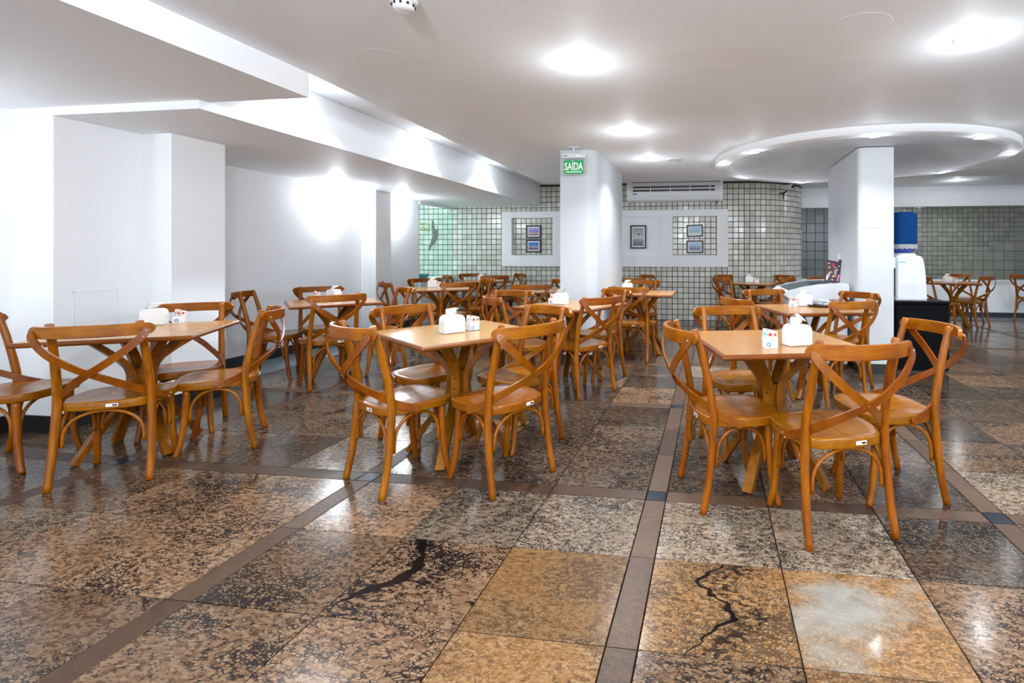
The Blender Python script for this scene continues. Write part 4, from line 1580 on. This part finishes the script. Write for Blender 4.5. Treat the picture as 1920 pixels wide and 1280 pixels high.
for r_ in range(8):
    for c_ in range(2):
        x_ = 1.955 + c_ * .085
        box(bm, x_, x_ + .062, DYf - .002, DYf + .002, .085 + r_ * .0135, .090 + r_ * .0135)
obj('vent_slots', bm, M['fade'], t)
lab = BM()
box(lab, 1.915, 1.985, DYf - .0015, DYf + .001, .345, .405, 0)
box(lab, 1.915, 1.985, DYf - .0022, DYf - .0012, .393, .405, 1)
for a_, b_, c_, d_ in ((1.915, 1.985, .345, .348), (1.915, 1.918, .345, .405), (1.982, 1.985, .345, .405)):
    box(lab, a_, b_, DYf - .0022, DYf - .0012, c_, d_, 1)
for k in range(6):
    x_ = 1.925 + (k % 3) * .019
    z_ = .356 + (k // 3) * .017
    box(lab, x_, x_ + .009, DYf - .0022, DYf - .0012, z_, z_ + .007, 2)
obj('energy_label', lab, None, t, mats=[M['paper'], M['cyan'], M['fade']])
bm = BM()
lathe(bm, [(0, .462), (.115, .462), (.12, .475), (.10, .49), (.06, .50), (0, .50)], 32, 2.02, DYf + .145)
obj('bottle_collar', bm, M['white'], t)
BXc, BYc, BZ = 2.005, DYf + .145, .728
t = thing('water_bottle', 'blue covered water bottle upside down on the dispenser', 'water bottle', (BXc, BYc, BZ))
bm = BM()
lathe(bm, [(0, .478), (.05, .478), (.085, .505), (.122, .532), (.128, .56), (.128, .86), (.11, .90), (0, .905)], 32)
obj('bottle', bm, M['bottle'], t)
bm = BM()
prof = [(.128, .575), (.140, .575), (.141, .60), (.139, .72), (.141, .85), (.135, .905), (.115, .922), (0, .925)]
lathe(bm, prof, 48)
rr5 = random.Random(4)
for v in bm.verts:
    a_ = math.atan2(v.co.y, v.co.x)
    v.co.x *= 1 + .012 * math.sin(5 * a_ + v.co.z * 9)
    v.co.y *= 1 + .012 * math.sin(4 * a_ + v.co.z * 7)
obj('fabric_cover', bm, M['towel'], t)
bm = BM()
seg = 72
rows = []
for zz, r_ in ((.585, .1425), (.56, .145), (.543, .147)):
    rows.append([bm.verts.new((r_ * math.cos(2 * PI * k / seg), r_ * math.sin(2 * PI * k / seg), zz + (.010 * abs(math.sin(PI * k * 18 / seg)) * -1 if zz < .55 else 0))) for k in range(seg)])
for A, B in zip(rows, rows[1:]):
    for k in range(seg):
        bm.faces.new((A[k], B[k], B[(k + 1) % seg], A[(k + 1) % seg]))
bmesh.ops.solidify(bm, geom=list(bm.faces), thickness=.003)
obj('lace_trim', bm, M['lace'], t)

# ------------------------------------------------------------ ceiling fittings
t = thing('smoke_detector', 'white smoke detector on the ceiling, cut by the top edge', 'smoke detector', (-1.375, 2.14, ZC))
bm = BM()
lathe(bm, [(0, 0), (.060, 0), (.060, -.012), (.052, -.020), (.046, -.020), (.046, -.040), (.034, -.050), (0, -.052)], 28)
obj('detector_body', bm, M['white'], t)
bm = BM()
for k in range(10):
    a_ = 2 * PI * k / 10
    x_, y_ = .0465 * math.cos(a_), .0465 * math.sin(a_)
    box(bm, x_ - .004, x_ + .004, y_ - .004, y_ + .004, -.037, -.026)
obj('sensing_slots', bm, M['black'], t)
t = thing('ceiling_vent', 'flat round white vent in the ceiling right of the exit pillar', 'vent', (-0.448, 6.18, ZC))
bm = BM()
lathe(bm, [(.10, 0), (.10, -.008), (.085, -.012), (.075, -.006), (.06, -.016), (.045, -.008), (.03, -.018), (0, -.018)], 28)
obj('vent_rings', bm, M['fade'], t)
for k, (x_, y_, r_, lb) in enumerate(((-1.9, 2.75, .13, 'faint round patched disc on the ceiling near the left soffit'), (0.73, 2.72, .16, 'faint round patched disc on the ceiling near the bright right downlight'))):
    bm = BM()
    lathe(bm, [(r_, 0), (r_ - .002, -.0008), (0, -.0008)], 40, x_, y_)
    bmesh.ops.translate(bm, verts=bm.verts, vec=(0, 0, ZC))
    smooth(bm, False)
    tag(obj('ceiling_patch', bm, M['ceil']), lb, 'ceiling patch')
t = thing('access_hatch', 'flush white access hatch low on the left wall pier', 'hatch', (-4.40, 3.12, .62))
obj('hatch_lid', boxes((0, .004, -.13, .13, 0, .32)), M['wall'], t)
obj('hatch_rim', boxes((0, .006, -.135, -.13, 0, .325), (0, .006, .13, .135, 0, .325), (0, .006, -.135, .135, .32, .325)), M['plaster'], t)
